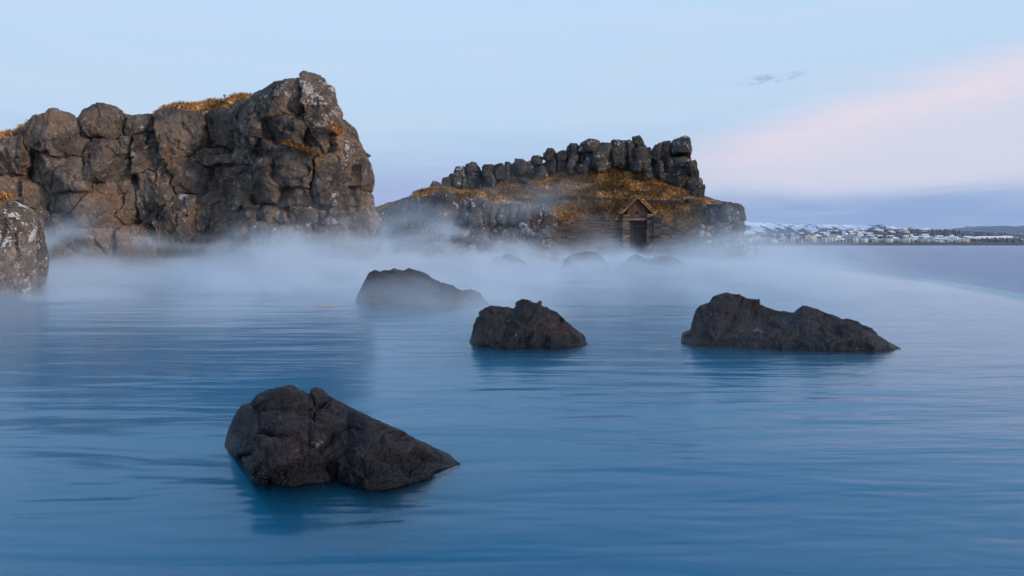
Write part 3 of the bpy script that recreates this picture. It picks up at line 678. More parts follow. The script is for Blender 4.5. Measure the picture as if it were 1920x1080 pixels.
# low columnar rock wall below the turf mound
lw_path = [(690, 690, 44.5), (716, 716, 43), (745, 742, 41.5), (830, 830, 40.5), (900, 900, 40.6), (1000, 1000, 41.2), (1026, 1026, 41.8), (1048, 1040, 43), (1090, 1040, 45.5)]
lw_top = [(690, 404), (716, 398), (732, 394), (745, 382), (780, 373), (800, 371), (830, 369), (850, 370), (858, 378), (872, 377), (885, 370), (905, 371), (912, 380), (950, 382), (970, 386), (975, 383), (995, 388), (1020, 388), (1036, 390), (1050, 398), (1090, 398)]
lw_seeds = [(722, 412, 10, 20), (740, 415, 11, 28), (757, 405, 13, 28, .1), (777, 400, 12, 30), (802, 396, 16, 28, .1), (836, 402, 24, 40, .25), (868, 402, 10, 28, -.2), (893, 400, 14, 30, .25), (921, 402, 15, 26, 0), (945, 402, 11, 28), (965, 405, 11, 26, .05), (984, 400, 12, 18, .15), (985, 430, 13, 18), (1006, 405, 11, 26), (1029, 403, 15, 20, .2), (1030, 436, 15, 18, .1), (868, 442, 22, 16), (902, 442, 22, 18), (787, 434, 20, 18, .15), (757, 448, 20, 22), (822, 458, 26, 24, .1), (948, 442, 24, 20), (965, 470, 30, 18), (885, 475, 34, 20), (1005, 462, 24, 20), (1050, 430, 16, 30), (720, 450, 18, 24), (760, 490, 34, 26), (1078, 430, 14, 50), (1040, 475, 24, 24), (698, 440, 12, 40), (825, 495, 40, 20)]
lw, G, M, _ = cliff('columnar_rock_wall', 'low misty wall of upright rock columns below the turf mound', lw_path, lw_seeds, lw_top, RIDGE, 1.7, 90, R=.3, back=[(690, .1), (745, .2), (790, .6), (830, .75), (880, .5), (905, .35), (960, .25), (1010, .1), (1090, 0)], turf=[(690, 0), (775, 0), (780, 1), (1040, 1), (1050, 0), (1090, 0)], pxm=32, amp=1.7, rough=.8, lichen=lambda u, v: (.55, .1, .62), back_len=3.5)
gp, gn = scatter(G, M, 9000, rng); grass('dry_grass', None, gp - np.array(lw.location), gn, .26, .035, GOLD + RUSTY[:2], lw)

# ------------------------------------------------------------------ turf hill with its rock crest
hc = [  # px, lower (v, Y), ledge (v, Y), crest (v, Y)
    (700, 400, 46, 396, 48, 394, 52), (745, 388, 45, 383, 47, 380, 52), (790, 372, 44.5, 368, 46.5, 366, 51), (830, 366, 44, 363, 46, 362, 50.5), (870, 366, 44, 364, 46, 358, 50), (900, 376, 44.2, 373, 46, 352, 50),
    (950, 390, 44.4, 378, 46, 338, 49.6), (1000, 402, 44.5, 378, 46, 328, 49.4), (1050, 415, 44.6, 376, 46, 322, 49.2), (1100, 415, 44.6, 373, 46, 321, 49), (1150, 414, 44.6, 373, 46, 318, 49), (1168, 413, 44.6, 375, 46, 319, 49),
    (1222, 410, 44.3, 378, 46, 327, 48.8), (1260, 428, 44.0, 379, 46, 345, 48.6), (1300, 447, 43.6, 379, 45.8, 360, 48.4), (1320, 458, 43.4, 381, 45.4, 371, 48), (1334, 452, 43.6, 384, 45.2, 376, 47.8), (1346, 402, 44.7, 387, 45.6, 380, 47.5), (1384, 392, 45.2, 389, 45.8, 385, 47), (1394, 402, 45.6, 398, 46, 395, 47)]
u = np.arange(700, 1393, 2.2); C = np.array(hc, float)
def ci(k): return np.interp(u, C[:, 0], C[:, k])
rows = [(ci(1) + 60, ci(2) + .75), (ci(1) + 6, ci(2) + .5)]
for t in np.linspace(0, 1, 36): rows.append((ci(1) + (ci(3) - ci(1)) * t, ci(2) + (ci(4) - ci(2)) * t ** 1.25))
for t in np.linspace(0, 1, 26)[1:]: rows.append((ci(3) + (ci(5) - ci(3)) * t, ci(4) + .15 + (ci(6) - ci(4)) * t))
for t in np.linspace(0, 1, 8)[1:]: rows.append((ci(5) + 14 * t, ci(6) + 4 * t))
VV = np.stack([r[0] for r in rows], 1); YY = np.stack([r[1] for r in rows], 1)
HP = np.stack([(u[:, None] - 960) / F * YY, YY, EYE - (VV - HY) / F * YY], 2)
hw = HP.reshape(-1, 3); HN = grid_normals(HP).reshape(-1, 3); HN *= np.sign(HN[:, 2:3])
hw2 = hw + HN * (.10 * fbm(hw * .8, 3) + .07 * fbm(hw * 3, 3))[:, None]
# the house niche: sink the turf behind the door
nic = (np.abs(hw[:, 0] - 8.08) < .6) & (hw[:, 1] < 45.0) & (hw[:, 2] < 3.0)
fcs = grid_faces(*HP.shape[:2]); fcs = fcs[~nic[fcs].any(1)]
m_ = link('turf_hill', mesh_from('turf_hill', hw2, fcs), TURF); tag(m_, 'turf covered hill of dry golden grass rising behind the door', kind='structure')
mk = (~nic.reshape(HP.shape[:2])) & (np.arange(HP.shape[1])[None, :] < 66) & (np.arange(HP.shape[1])[None, :] > 1)
gp, gn = scatter(hw2.reshape(HP.shape), mk, 120000, rng)
gp2 = grass('hill_grass', 'matted golden brown grass covering the turf hill', gp, gn, .24, .042, GOLD, flop=.55, lean=(.2, -.2, -.1)); 

def boulder_mesh(w, d, h, seed, sq=3.2, rough=.10, nu=26, nv=20):
    """weathered upright block: a superellipsoid with worn corners, facets and pits; base at z=0"""
    a = np.linspace(0, 2 * np.pi, nu, endpoint=False); b_ = np.linspace(-np.pi / 2, np.pi / 2, nv)
    Aa, Bb = np.meshgrid(a, b_, indexing='ij')
    pw = lambda x, e: np.sign(x) * np.abs(x) ** e
    e = 2 / sq
    D = np.stack([pw(np.cos(Bb), e) * pw(np.cos(Aa), e), pw(np.cos(Bb), e) * pw(np.sin(Aa), e), pw(np.sin(Bb), e)], 2).reshape(-1, 3)
    g = np.random.default_rng(seed); R_ = D.copy()
    for k in range(11):                                    # shave flat facets off the corners
        n = g.normal(size=3); n /= np.linalg.norm(n); lim = g.uniform(.74, 1.0)
        over = np.clip(R_ @ n - lim, 0, None); R_ -= over[:, None] * n * .85
    s_ = np.array([w / 2, d / 2, h / 2]); Q = R_ * s_
    mn = min(w, d, h)
    dn = D / np.linalg.norm(D, axis=1)[:, None]
    Q += dn * (rough * mn * (1.3 * fbm(Q / mn * 1.3 + seed, 3) + .8 * (fbm(Q / mn * 3 + seed * 2, 3, .55, True) - .5)))[:, None]
    Q[:, 2] += h / 2
    fc = []
    for i in range(nu):
        j = (i + 1) % nu
        for k in range(nv - 1): fc.append((i * nv + k, j * nv + k, j * nv + k + 1, i * nv + k + 1))
    return mesh_from('rock', Q, np.array(fc))
def put_block(name, parent, x0, x1, y0, y1, Y, seed, mat, lean=0.0, col=(.5, .2, .5, 1), dk=1.15, sq=3.2, over=1.08, rough=.10, ry=0.0):
    w = (x1 - x0) / F * Y * over; h = (y1 - y0) / F * Y * (over + .02); d = max(w * dk, .45)
    c = at((x0 + x1) / 2, y1, Y); L = Vector(c) - (parent.location if parent else Vector((0, 0, 0)))
    o_ = link(name, boulder_mesh(w, d, h, seed, sq, rough), mat, parent, L, (random.uniform(-.06, .06), lean + random.uniform(-.03, .03), random.uniform(-.25, .25)), color=col)
    return o_
crest = empty('rock_crest', at(1080, 330, 49.5)); tag(crest, 'dark crest of leaning rock columns along the top of the turf hill', 'rock crest')
colsl = [(807, 829, 344, 366, 0), (828, 843, 336, 364, 0), (841, 858, 330, 362, .03), (848, 874, 317, 360, .05), (866, 883, 323, 361, -.03), (874, 895, 313, 362, -.12), (888, 909, 308, 362, -.15), (905, 926, 309, 328, 0), (909, 930, 326, 354, -.1), (926, 947, 312, 348, -.07),
    (946, 960, 307, 343, -.02), (959, 969, 309, 340, 0), (966, 989, 302, 338, -.03), (988, 1005, 304, 336, -.2), (997, 1019, 293, 318, -.12), (1005, 1026, 314, 337, -.12), (1019, 1041, 281, 304, 0), (1021, 1044, 301, 336, -.04), (1042, 1062, 287, 305, 0), (1043, 1056, 303, 333, 0), (1054, 1064, 284, 332, -.06),
    (1063, 1088, 274, 309, -.05), (1064, 1080, 304, 330, -.05), (1086, 1126, 264, 287, -.2), (1087, 1099, 287, 315, 0), (1078, 1102, 311, 328, 0), (1098, 1117, 286, 330, -.1), (1110, 1147, 278, 325, -.1), (1127, 1143, 271, 305, -.05), (1139, 1152, 277, 318, 0), (1147, 1171, 270, 320, -.04), (1160, 1178, 284, 320, -.04),
    (1166, 1186, 268, 300, -.02), (1176, 1194, 267, 318, -.1), (1184, 1206, 257, 278, -.08), (1190, 1214, 275, 318, -.08), (1210, 1222, 283, 332, -.02), (1182, 1202, 304, 326, 0), (1200, 1217, 298, 328, 0),
    (1222, 1246, 274, 308, .05), (1240, 1259, 267, 304, -.05), (1257, 1295, 263, 297, 0), (1263, 1294, 293, 319, 0), (1228, 1249, 304, 342, 0), (1246, 1267, 300, 350, -.04), (1263, 1291, 314, 362, -.06), (1286, 1307, 302, 330, 0), (1286, 1310, 320, 366, -.06), (1302, 1319, 337, 376, -.04), (1309, 1322, 350, 378, -.05), (1288, 1313, 357, 374, 0)]
for i, (a, b_, t_, bt, ln) in enumerate(colsl):
    Yc = np.interp((a + b_) / 2, [800, 1000, 1150, 1320], [50.3, 49.6, 49.2, 48.2]) - (.5 if bt - t_ < 30 and t_ > 296 else 0)
    put_block('rock_column', crest, a, b_, t_, bt, float(Yc), 100 + i, RIDGE, ln, (random.uniform(.2, .6), random.uniform(0, .25), random.uniform(.3, .65), 1), sq=4.6, over=1.12)
# solid rock behind the gaps between the columns
core = []
cu = np.arange(802, 1324, 4.0); ct = np.interp(cu, [802, 830, 860, 905, 960, 1000, 1040, 1090, 1140, 1185, 1205, 1221, 1235, 1260, 1294, 1300, 1318, 1324], [356, 345, 326, 318, 316, 311, 295, 284, 284, 276, 284, 300, 284, 274, 275, 318, 352, 372])
for k, uu in enumerate(cu):
    Yb = float(np.interp(uu, [800, 1150, 1320], [50.8, 49.9, 48.9]))
    for (v_, dy) in ((ct[k] + 60, 0), (ct[k] + 8, 0), (ct[k], .35), (ct[k], 1.0), (ct[k] + 60, 1.6)): core.append(np.array(at(uu, v_, Yb)) + [0, dy, 0])
core = np.array(core); core += (fbm(core * 1.5, 3) * .18)[:, None]
link('rock_core', mesh_from('rock_core', core - np.array(crest.location), grid_faces(len(cu), 5)), RIDGE, crest, color=(.3, .1, .3, 1))

# loose rocks lying on the slope
def loose(name, label, cat, args, mat=RIDGE, col=(.5, .2, .5, 1), group=None, **kw):
    a, b_, t_, bt, Y, seed = args
    c = at((a + b_) / 2, bt, Y)
    o_ = put_block(name, None, a, b_, t_, bt, Y, seed, mat, col=col, **kw)
    return tag(o_, label, cat, group)
loose('fallen_column', 'fallen dark rock column lying down the slope below the crest', 'rock', (967, 996, 336, 347, 48.6, 301), lean=.55, sq=3.0)
loose('standing_stone', 'short dark stone standing in front of the crest notch', 'rock', (1211, 1223, 314, 338, 47.8, 302), lean=-.05)
loose('slope_stone', 'small grey stone at the edge of the grass above the rock stack', 'stone', (1311, 1322, 390, 401, 44.4, 303), col=(.5, .1, .7, 1), sq=2.6)

stack = empty('rock_stack', at(1368, 480, 43.2)); tag(stack, 'dark stack of large boulders ending the hill beside the sea', 'rock stack')
for i, (a, b_, t_, bt, Y) in enumerate([(1324, 1350, 386, 422, 43.4), (1346, 1381, 384, 421, 43.2), (1375, 1397, 388, 421, 43.4), (1332, 1370, 417, 446, 43.1), (1363, 1395, 415, 446, 43.2), (1346, 1376, 440, 476, 43.0), (1368, 1398, 438, 488, 43.0), (1340, 1362, 466, 494, 42.6), (1334, 1360, 392, 470, 44.6), (1355, 1392, 390, 480, 44.8), (1325, 1352, 440, 480, 44.0)]):
    put_block('boulder', stack, a, b_, t_, bt, Y, 400 + i, RIDGE, 0, (random.uniform(.5, .8), .1, random.uniform(.3, .5), 1), sq=3.6, dk=1.2)
put_block('cap_slab', stack, 1326, 1382, 383, 389, 43.6, 430, RIDGE, .03, (.2, .05, .45, 1), dk=.8)
rub = [(1325, 1337, 425, 434, 'golden', 'squarish golden stone on top of the rubble by the rock stack'), (1314, 1322, 421, 430, 'grey', 'small grey stone highest in the rubble beside the rock stack'), (1311, 1321, 432, 446, 'pale', 'pale upright stone facing the slope in the rubble'),
       (1331, 1341, 434, 446, 'pale', 'long pale stone leaning against the dark rock stack'), (1336, 1344, 447, 457, 'golden', 'golden stone low in the rubble touching the rock stack'), (1324, 1333, 450, 457, 'pale', 'flat pale stone at the foot of the rubble'), (1320, 1330, 436, 444, 'golden', 'rounded golden stone in the middle of the rubble'), (1343, 1351, 452, 462, 'grey', 'grey stone wedged at the base of the rock stack')]
for i, (a, b_, t_, bt, c_, lb) in enumerate(rub):
    cc = {'golden': (.45, .28, .12, 1), 'pale': (.40, .34, .31, 1), 'grey': (.24, .22, .22, 1)}[c_]
    loose('rubble_stone', lb, 'stone', (a, b_, t_, bt, 43.0 - i * .03, 500 + i), STONE, cc, 'rubble by the rock stack', lean=random.uniform(-.4, .4), sq=3.0)

# ------------------------------------------------------------------ turf house
Yh = 44.0; H0 = Vector(at(1195, 457, Yh)); H0.z = .0
k = Yh / F
hs_ = empty('turf_house', H0); tag(hs_, 'small turf house with plank gable and dark door set in the hill', 'turf house')
def bx(name, x0, x1, y0, y1, z0, z1, mat, parent, color, rot=(0, 0, 0), jit=0.0, bev=.012):
    """box with worn edges, given in the parent's frame"""
    bm = bmesh.new(); bmesh.ops.create_cube(bm, size=1)
    sx, sy, sz = x1 - x0, y1 - y0, z1 - z0
    for v in bm.verts: v.co = Vector((v.co.x * sx, v.co.y * sy, v.co.z * sz))
    if bev: bmesh.ops.bevel(bm, geom=bm.edges[:], offset=min(bev, sx * .3, sy * .3, sz * .3), segments=1, affect='EDGES')
    if jit:
        for v in bm.verts: v.co += Vector((random.uniform(-jit, jit), random.uniform(-jit, jit), random.uniform(-jit * .5, jit * .5)))
    me = bpy.data.meshes.new(name); bm.to_mesh(me); bm.free()
    return link(name, me, mat, parent, ((x0 + x1) / 2, (y0 + y1) / 2, (z0 + z1) / 2), rot, color=color)
zP = lambda v: EYE + (HY - v) * k
xP = lambda p: (p - 1195) * k
apex, eave, lintel, sill_z = zP(373), zP(399), zP(410), .55
np_ = 10; gw0, gw1 = xP(1175.5), xP(1214.5)
for i in range(np_):                                        # gable planks cut to the roof slope
    a = gw0 + (gw1 - gw0) * i / np_ + .008; b_ = gw0 + (gw1 - gw0) * (i + 1) / np_ - .008
    def ztop(x): return eave + .05 + (apex - eave - .08) * (1 - abs(x) / (gw1 + .02))
    za, zb_ = ztop(a), ztop(b_); y0 = -.02 - random.uniform(0, .02)
    z0 = lintel + random.uniform(-.02, .02)
    v = [(a, y0, z0), (b_, y0, z0), (b_, y0, zb_), (a, y0, za), (a, .04, z0), (b_, .04, z0), (b_, .04, zb_), (a, .04, za)]
    if a < 0 < b_: pass
    me = bpy.data.meshes.new('gable_plank'); me.from_pydata(v, [], [(0, 1, 2, 3), (5, 4, 7, 6), (4, 0, 3, 7), (1, 5, 6, 2), (3, 2, 6, 7), (4, 5, 1, 0)]); me.update()
    tn = random.uniform(.7, 1.3); link('gable_plank', me, WOOD, hs_, color=(.10 * tn, .047 * tn, .028 * tn, 1))
bx('gable_backing', gw0, gw1, .045, .09, lintel, eave, WOOD, hs_, (.03, .02, .015, 1))
vt = bx('vent_window', xP(1192), xP(1197.5), -.075, -.03, zP(401.5), zP(396), PAINT, hs_, (.006, .006, .007, 1), bev=0)
bx('lintel_beam', xP(1176), xP(1213.5), -.16, .06, zP(413.5), zP(408.5), WOOD, hs_, (.09, .05, .03, 1), jit=.02)
bx('lintel_flagstone', xP(1176), xP(1214), -.24, -.02, zP(412.5), zP(410.6), STONE, hs_, (.36, .25, .14, 1), rot=(0, -.03, 0), jit=.02)
dx0, dx1, dzt = xP(1179.5), xP(1211), zP(413.6)
dr = empty('door', (0, 0, 0), parent=hs_)
for i in range(6):
    a = dx0 + (dx1 - dx0) * i / 6; b_ = dx0 + (dx1 - dx0) * (i + 1) / 6; tn = random.uniform(.88, 1.12)
    bx('door_plank', a + .001, b_ - .001, .20, .25, .4, dzt, WOOD, dr, (.036 * tn, .022 * tn, .019 * tn, 1), bev=.006)
bx('door_rail', dx0 + .45, dx1 - .02, .16, .20, zP(424), zP(423), WOOD, dr, (.20, .13, .11, 1), bev=.004)
bx('door_rail', dx0 + .05, dx1 - .05, .17, .20, zP(450), zP(447), WOOD, dr, (.06, .035, .03, 1), bev=.004)
for s_ in (-1, 1):                                          # door posts
    x = dx0 - .05 if s_ < 0 else dx1 - .03
    bx('door_post', x, x + .08, .05, .25, .3, dzt + .05, WOOD, hs_, (.03, .02, .018, 1))
# stone piers of thin slabs
def slab_wall(parent, x0, x1, top, y0, y1, zlow, hs, ws, cols, jit=.02, name='stone'):
    z = zlow; n = 0
    while True:
        h = hs * random.uniform(.75, 1.25)
        x = x0 + random.uniform(-.05, .02)
        any_ = False
        while x < x1 - .04:
            w = min(ws * random.uniform(.6, 1.5), x1 - x)
            if x1 - (x + w) < ws * .35: w = x1 - x
            zt_ = top(x + w / 2)
            if z + h <= zt_ + h * .5:
                any_ = True; c = random.choice(cols); tn = random.uniform(.6, 1.35)
                p = random.uniform(-.05, .05)
                bx(name, x + .006, x + w - .006, y0 + p, y1, z + .004, z + h - .006, STONE, parent, (c[0] * tn, c[1] * tn, c[2] * tn, 1), jit=jit, bev=.02); n += 1
            x += w
        z += h
        if not any_: break
    return n
SC = [(.14, .10, .07), (.10, .085, .072), (.19, .14, .085), (.065, .054, .047), (.22, .15, .075)]
slab_wall(hs_, xP(1166.5), xP(1179), lambda x: zP(401), -.30, .45, .2, .105, .42, SC)
slab_wall(hs_, xP(1211.5), xP(1224), lambda x: zP(401), -.30, .45, .2, .105, .42, SC)
# turf roof: two thick grassy slopes running back into the hill
for s_ in (-1, 1):
    n1, n2 = 14, 22
    A_ = np.linspace(0, 1, n1); B_ = np.linspace(-.28, 2.6, n2); AA, BB = np.meshgrid(A_, B_, indexing='ij')
    run = 1.12; X = s_ * AA * run; Zr = apex + .06 - (apex - eave + .22) * AA ** .92
    def sheet(dz): 
        P_ = np.stack([X, BB, Zr + dz], 2).reshape(-1, 3); return P_ + np.stack([0 * X, 0 * X, .05 * fbm(P_ * 4, 3).reshape(X.shape)], 2).reshape(-1, 3)
    top_, bot_ = sheet(.16), sheet(-.02)
    fa = grid_faces(n1, n2); fb = fa[:, ::-1] + n1 * n2
    rim = []
    ring = [i * n2 for i in range(n1)] + [(n1 - 1) * n2 + j for j in range(1, n2)]
    for p_, q_ in zip(ring[:-1], ring[1:]): rim.append((p_, q_, q_ + n1 * n2, p_ + n1 * n2))
    rf = link('turf_roof', mesh_from('turf_roof', np.concatenate([top_, bot_]), np.concatenate([fa, fb, np.array(rim)]), False), TURF, hs_)
    G_ = top_.reshape(n1, n2, 3); pts, nn = scatter(G_, np.ones((n1, n2), bool), 1600, rng)
    grass('roof_grass', None, pts, nn, .20, .03, GOLD, rf, flop=.5, lean=(s_ * .3, -.1, -.2))
    # barge board under the turf edge
    L_ = math.hypot(run, apex - eave + .22); ang = math.atan2(apex - eave + .22, run)
    bx('barge_board', -L_ / 2, L_ / 2, -.26, -.21, -.07, .04, WOOD, hs_, (.06, .03, .019, 1), rot=(0, s_ * ang, 0)).location = (s_ * run / 2, -.235, (apex + eave) / 2 - .04)

tw = empty('turf_wall', (*at(1105, 457, 44.2)[:2], 0)); tag(tw, 'long low wall of stacked brown turf and stone left of the door', 'wall')
x0 = at(1040, 457, 44.2)[0] - tw.location.x; x1 = at(1167, 457, 44.2)[0] - tw.location.x
slab_wall(tw, x0, x1, lambda x: zP(415.5), -.12, .35, .1, .13, .5, [(.11, .062, .033), (.075, .043, .026), (.145, .083, .042), (.055, .034, .023)], .035)
rw = empty('stone_wall', (*at(1275, 457, 43.6)[:2], 0)); tag(rw, 'dark sloping stone wall under the grass right of the door', 'wall')
x0 = at(1224, 457, 43.7)[0] - rw.location.x; x1 = at(1336, 457, 43.7)[0] - rw.location.x
slab_wall(rw, x0, x1, lambda x: float(np.interp(x, [x0, x0 + .5, x1], [zP(404), zP(412), zP(470)])), -.10, .5, .1, .13, .5, [(.055, .05, .048), (.085, .072, .06), (.04, .036, .036), (.11, .09, .07)], .03)

# dark low screen panels along the path
fence = empty('path_screen', at(1140, 380, 46)); tag(fence, 'broken line of low dark screen panels across the turf hill', 'screen fence')
for (a, b_, ta, tb, ha, hb) in [(966, 1000, 372, 372, 8, 8), (1003.5, 1040, 370.5, 367, 9, 9), (1045, 1083, 367.5, 366, 8, 9), (1087.5, 1127, 366.5, 370, 7, 7), (1130, 1166, 370.5, 374, 7, 7), (1168, 1184, 373, 373, 6, 6), (1213, 1250, 374.5, 376, 6.5, 6), (1250.5, 1291, 376, 374, 6, 7.5), (1284, 1320, 372.5, 375.5, 8, 10)]:
    Yf = 45.75; A3, B3 = np.array(at(a, ta, Yf)), np.array(at(b_, tb, Yf)); hA, hB = ha / F * Yf, hb / F * Yf
    v = []
    for yy in (-.03, .03):
        v += [A3 + [0, yy, 0], B3 + [0, yy, 0], B3 + [0, yy, -hB], A3 + [0, yy, -hA]]
    v = [tuple(np.array(p_) - np.array(fence.location)) for p_ in v]
    me = bpy.data.meshes.new('screen_panel'); me.from_pydata(v, [], [(0, 3, 2, 1), (4, 5, 6, 7), (0, 1, 5, 4), (1, 2, 6, 5), (2, 3, 7, 6), (3, 0, 4, 7)]); me.update()
    link('screen_panel', me, PAINT, fence, color=(.022, .026, .034, 1))
# blue marker stakes
for (px, py, Y, lb) in [(925, 350, 48.8, 'blue tipped marker stake at the foot of the crest columns'), (1058, 364, 46.4, 'blue tipped marker stake above the screen panels'), (1153, 362, 46.6, 'blue tipped marker stake on the bare slope above the gable'), (421, 184, 33.0, 'blue tipped marker stake on the cliff crown')]:
    st = empty('marker_stake', at(px, py, Y)); tag(st, lb, 'marker stake', 'marker stakes')
    bx('stake', -.02, .02, -.02, .02, -.15, .12, WOOD, st, (.2, .16, .12, 1), bev=.004); bx('tag', -.055, .055, -.03, .03, .08, .18, PAINT, st, (.02, .28, .55, 1), bev=.01)

# timber fence at the corner of the rocks
ff = empty('timber_fence', at(1418, 486, 44)); tag(ff, 'short fence of raw orange timber beside the rock stack', 'fence')
kk = 44 / F; zf = lambda v: (486 - v) * kk
OW = (.50, .24, .085, 1)
bx('fence_post', -.065, .065, -.05, .05, 0, zf(459), WOOD, ff, OW)
bx('fence_rail', -.85, .10, -.10, -.052, zf(469), zf(465.5), WOOD, ff, (.42, .22, .09, 1)); bx('fence_rail', -.85, .10, -.10, -.052, zf(484), zf(481), WOOD, ff, (.36, .2, .1, 1))
# handrail in the mist by the door
hr = empty('steel_handrail', at(1150, 470, 43.2)); tag(hr, 'thin steel handrail standing in the mist by the turf wall', 'handrail')
for x in (-.34, -.14, .18, .34): bx('upright', x - .018, x + .018, -.018, .018, -.3, .62, PAINT, hr, (.16, .17, .18, 1), bev=.006)
bx('top_rail', -.36, -.12, -.02, .02, .6, .64, PAINT, hr, (.16, .17, .18, 1), bev=.006); bx('top_rail', .16, .36, -.02, .02, .6, .64, PAINT, hr, (.16, .17, .18, 1), bev=.006)

# ------------------------------------------------------------------ rocks standing in the pool
def pool_rock(label, ridge, water, seeds, dep, du, ncs, amp, rough, seed, group='dark rocks standing in the pool', col=(.3, .3, .5, 1), cellwarp=5):
    """ridge: silhouette (px, py); water: front waterline (px, py); dep: half depth in metres"""
    ru, rv = np.array(ridge, float).T; wu, wv = np.array(water, float).T
    u = np.arange(min(ru[0], wu[0]), max(ru[-1], wu[-1]) + du, du); span = u[-1] - u[0]
    v_r = np.interp(u, ru, rv); v_w = np.interp(u, wu, wv)
    Yf = EYE * F / (v_w - HY)
    tap = np.sqrt(np.clip(1 - (2 * (u - u[0]) / span - 1) ** 2, 0, 1)) * .9 + .1
    hgt = np.clip(v_w - v_r, 1, None); Yr = Yf + dep * (.25 + .75 * tap) * (.45 + .55 * hgt / hgt.max())
    Yr = np.minimum(Yr, EYE * F / (v_r - HY) - .012 * EYE * F / (v_r - HY) * .5); Yr = np.maximum(Yr, Yf + .01)
    Zr = EYE - (v_r - HY) / F * Yr
    low = -.03 - .5 * np.clip(np.minimum(u - u[0], u[-1] - u) / (.35 * span), 0, 1) ** 1.5
    th = np.linspace(0, 1, ncs); g = np.linspace(0, 1, ncs)
    rows = []
    e = 1.35 if seeds else 1.18
    for t in np.linspace(-.25, 1, ncs):                    # front face: under water up to the ridge
        if t < 0: Yq = Yf + .01 + .55 * (Yr - Yf) * (-t / .25) ** .7; Zq = low * (-t / .25)
        else:
            c_ = math.cos((1 - t) * math.pi / 2); s_ = math.sin((1 - t) * math.pi / 2)
            Yq = Yf + (Yr - Yf) * (1 - s_ ** (2 / e)); Zq = Zr * c_ ** (2 / e)
        rows.append((Yq, Zq))
    for t in np.linspace(0, 1, ncs // 2)[1:]:
        Yq = Yr + (Yr - Yf) * 1.0 * math.sin(t * math.pi / 2); Zq = low + (Zr - low) * math.cos(t * math.pi / 2) ** .9
        rows.append((Yq, Zq))
    YY = np.stack([r[0] for r in rows], 1); ZZ = np.stack([r[1] for r in rows], 1)
    P = np.stack([(u[:, None] - 960) / F * YY, YY, ZZ], 2); N = grid_normals(P)
    mid = N[len(u) // 2, ncs // 2]; N *= -1 if mid[1] > 0 and mid[2] < .5 else 1
    if N[len(u) // 2, ncs // 2][2] < 0: N *= -1
    W = P.reshape(-1, 3); Uq = np.repeat(u[:, None], YY.shape[1], 1).ravel(); Vq = (HY - (ZZ - EYE) * F / YY).ravel()
    m1 = float(np.median(Yf)) / F
    if seeds:
        lab, ee, _l2 = cells(Uq, Vq, seeds, cellwarp, 30)
        S = np.array([tuple(s_[:4]) + (s_[4] if len(s_) > 4 else 0.0,) for s_ in seeds]); rm = np.minimum(S[:, 2], S[:, 3])
        pr = 1 - (1 - np.clip(ee / (.35 * rm[lab]), 0, 1)) ** 2
        front = (np.arange(YY.shape[1])[None, :] < ncs).repeat(len(u), 0).ravel()
        soft = np.clip(.35 + 1.1 * fbm(W * 1.2 / dep + seed, 2), .08, 1.0)
        disp = np.where(front, .6 * S[lab, 4] * pr + soft * amp * (pr - 1) * .55 - soft * amp * .3 * np.exp(-(ee / (.05 * rm[lab])) ** 2), 0)
        near = np.clip((np.arange(YY.shape[1])[None, :].repeat(len(u), 0).ravel() - ncs + 1 + ncs * .10) / (ncs * .10), 0, 1)
    else: disp = np.zeros(len(W))
    sc_ = 1 / (dep * .9)
    wq = W * sc_; wq = wq + .18 * np.stack([fbm(wq * 1.6, 2), fbm(wq * 1.6 + 9, 2), fbm(wq * 1.6 + 17, 2)], 1)
    disp += rough * (.40 * fbm(W * sc_ * 1.2 + seed, 2) + .28 * (fbm(W * sc_ * [1.6, 1.6, 5.0] + seed, 4, .55, True) - .35) + .11 * fbm(W * sc_ * 9, 4)
                     + .42 * (fbm(np.stack([W[:, 0] * 1.1, W[:, 1] * 1.1, W[:, 2] * 4.2 + W[:, 0] * 1.5], 1) * sc_ + seed, 4, .5, True) - .35)
                     + 2.0 * facets(wq * [.8, .8, 1.5] + seed, .6, .03, .05) + .8 * facets(wq * [2.4, 2.4, 4.0] + seed, .6, .04, .06) + .16 * fbm(W * sc_ * 22, 3) + .12)
    endf = np.repeat(np.clip(np.minimum(u - u[0], u[-1] - u) / (.16 * span), .03, 1)[:, None], YY.shape[1], 1).ravel()
    near = np.clip((np.arange(YY.shape[1])[None, :].repeat(len(u), 0).ravel() - ncs + 1 + ncs * .16) / (ncs * .16), 0, 1)
    disp *= endf * (1 - .75 * near)
    Q = W + N.reshape(-1, 3) * disp[:, None]
    # close the two ends
    f_ = grid_faces(*YY.shape)
    org = np.array([Q[:, 0].mean(), Q[:, 1].mean(), 0])
    me = mesh_from('pool_rock', Q - org, f_)
    bm = bmesh.new(); bm.from_mesh(me); bmesh.ops.holes_fill(bm, edges=[e_ for e_ in bm.edges if e_.is_boundary], sides=0); bmesh.ops.recalc_face_normals(bm, faces=bm.faces[:]); bm.to_mesh(me); bm.free()
    me.polygons.foreach_set('use_smooth', np.ones(len(me.polygons), bool))
    o_ = link('pool_rock', me, BOULD, loc=tuple(org), color=col); return tag(o_, label, 'rock', group)

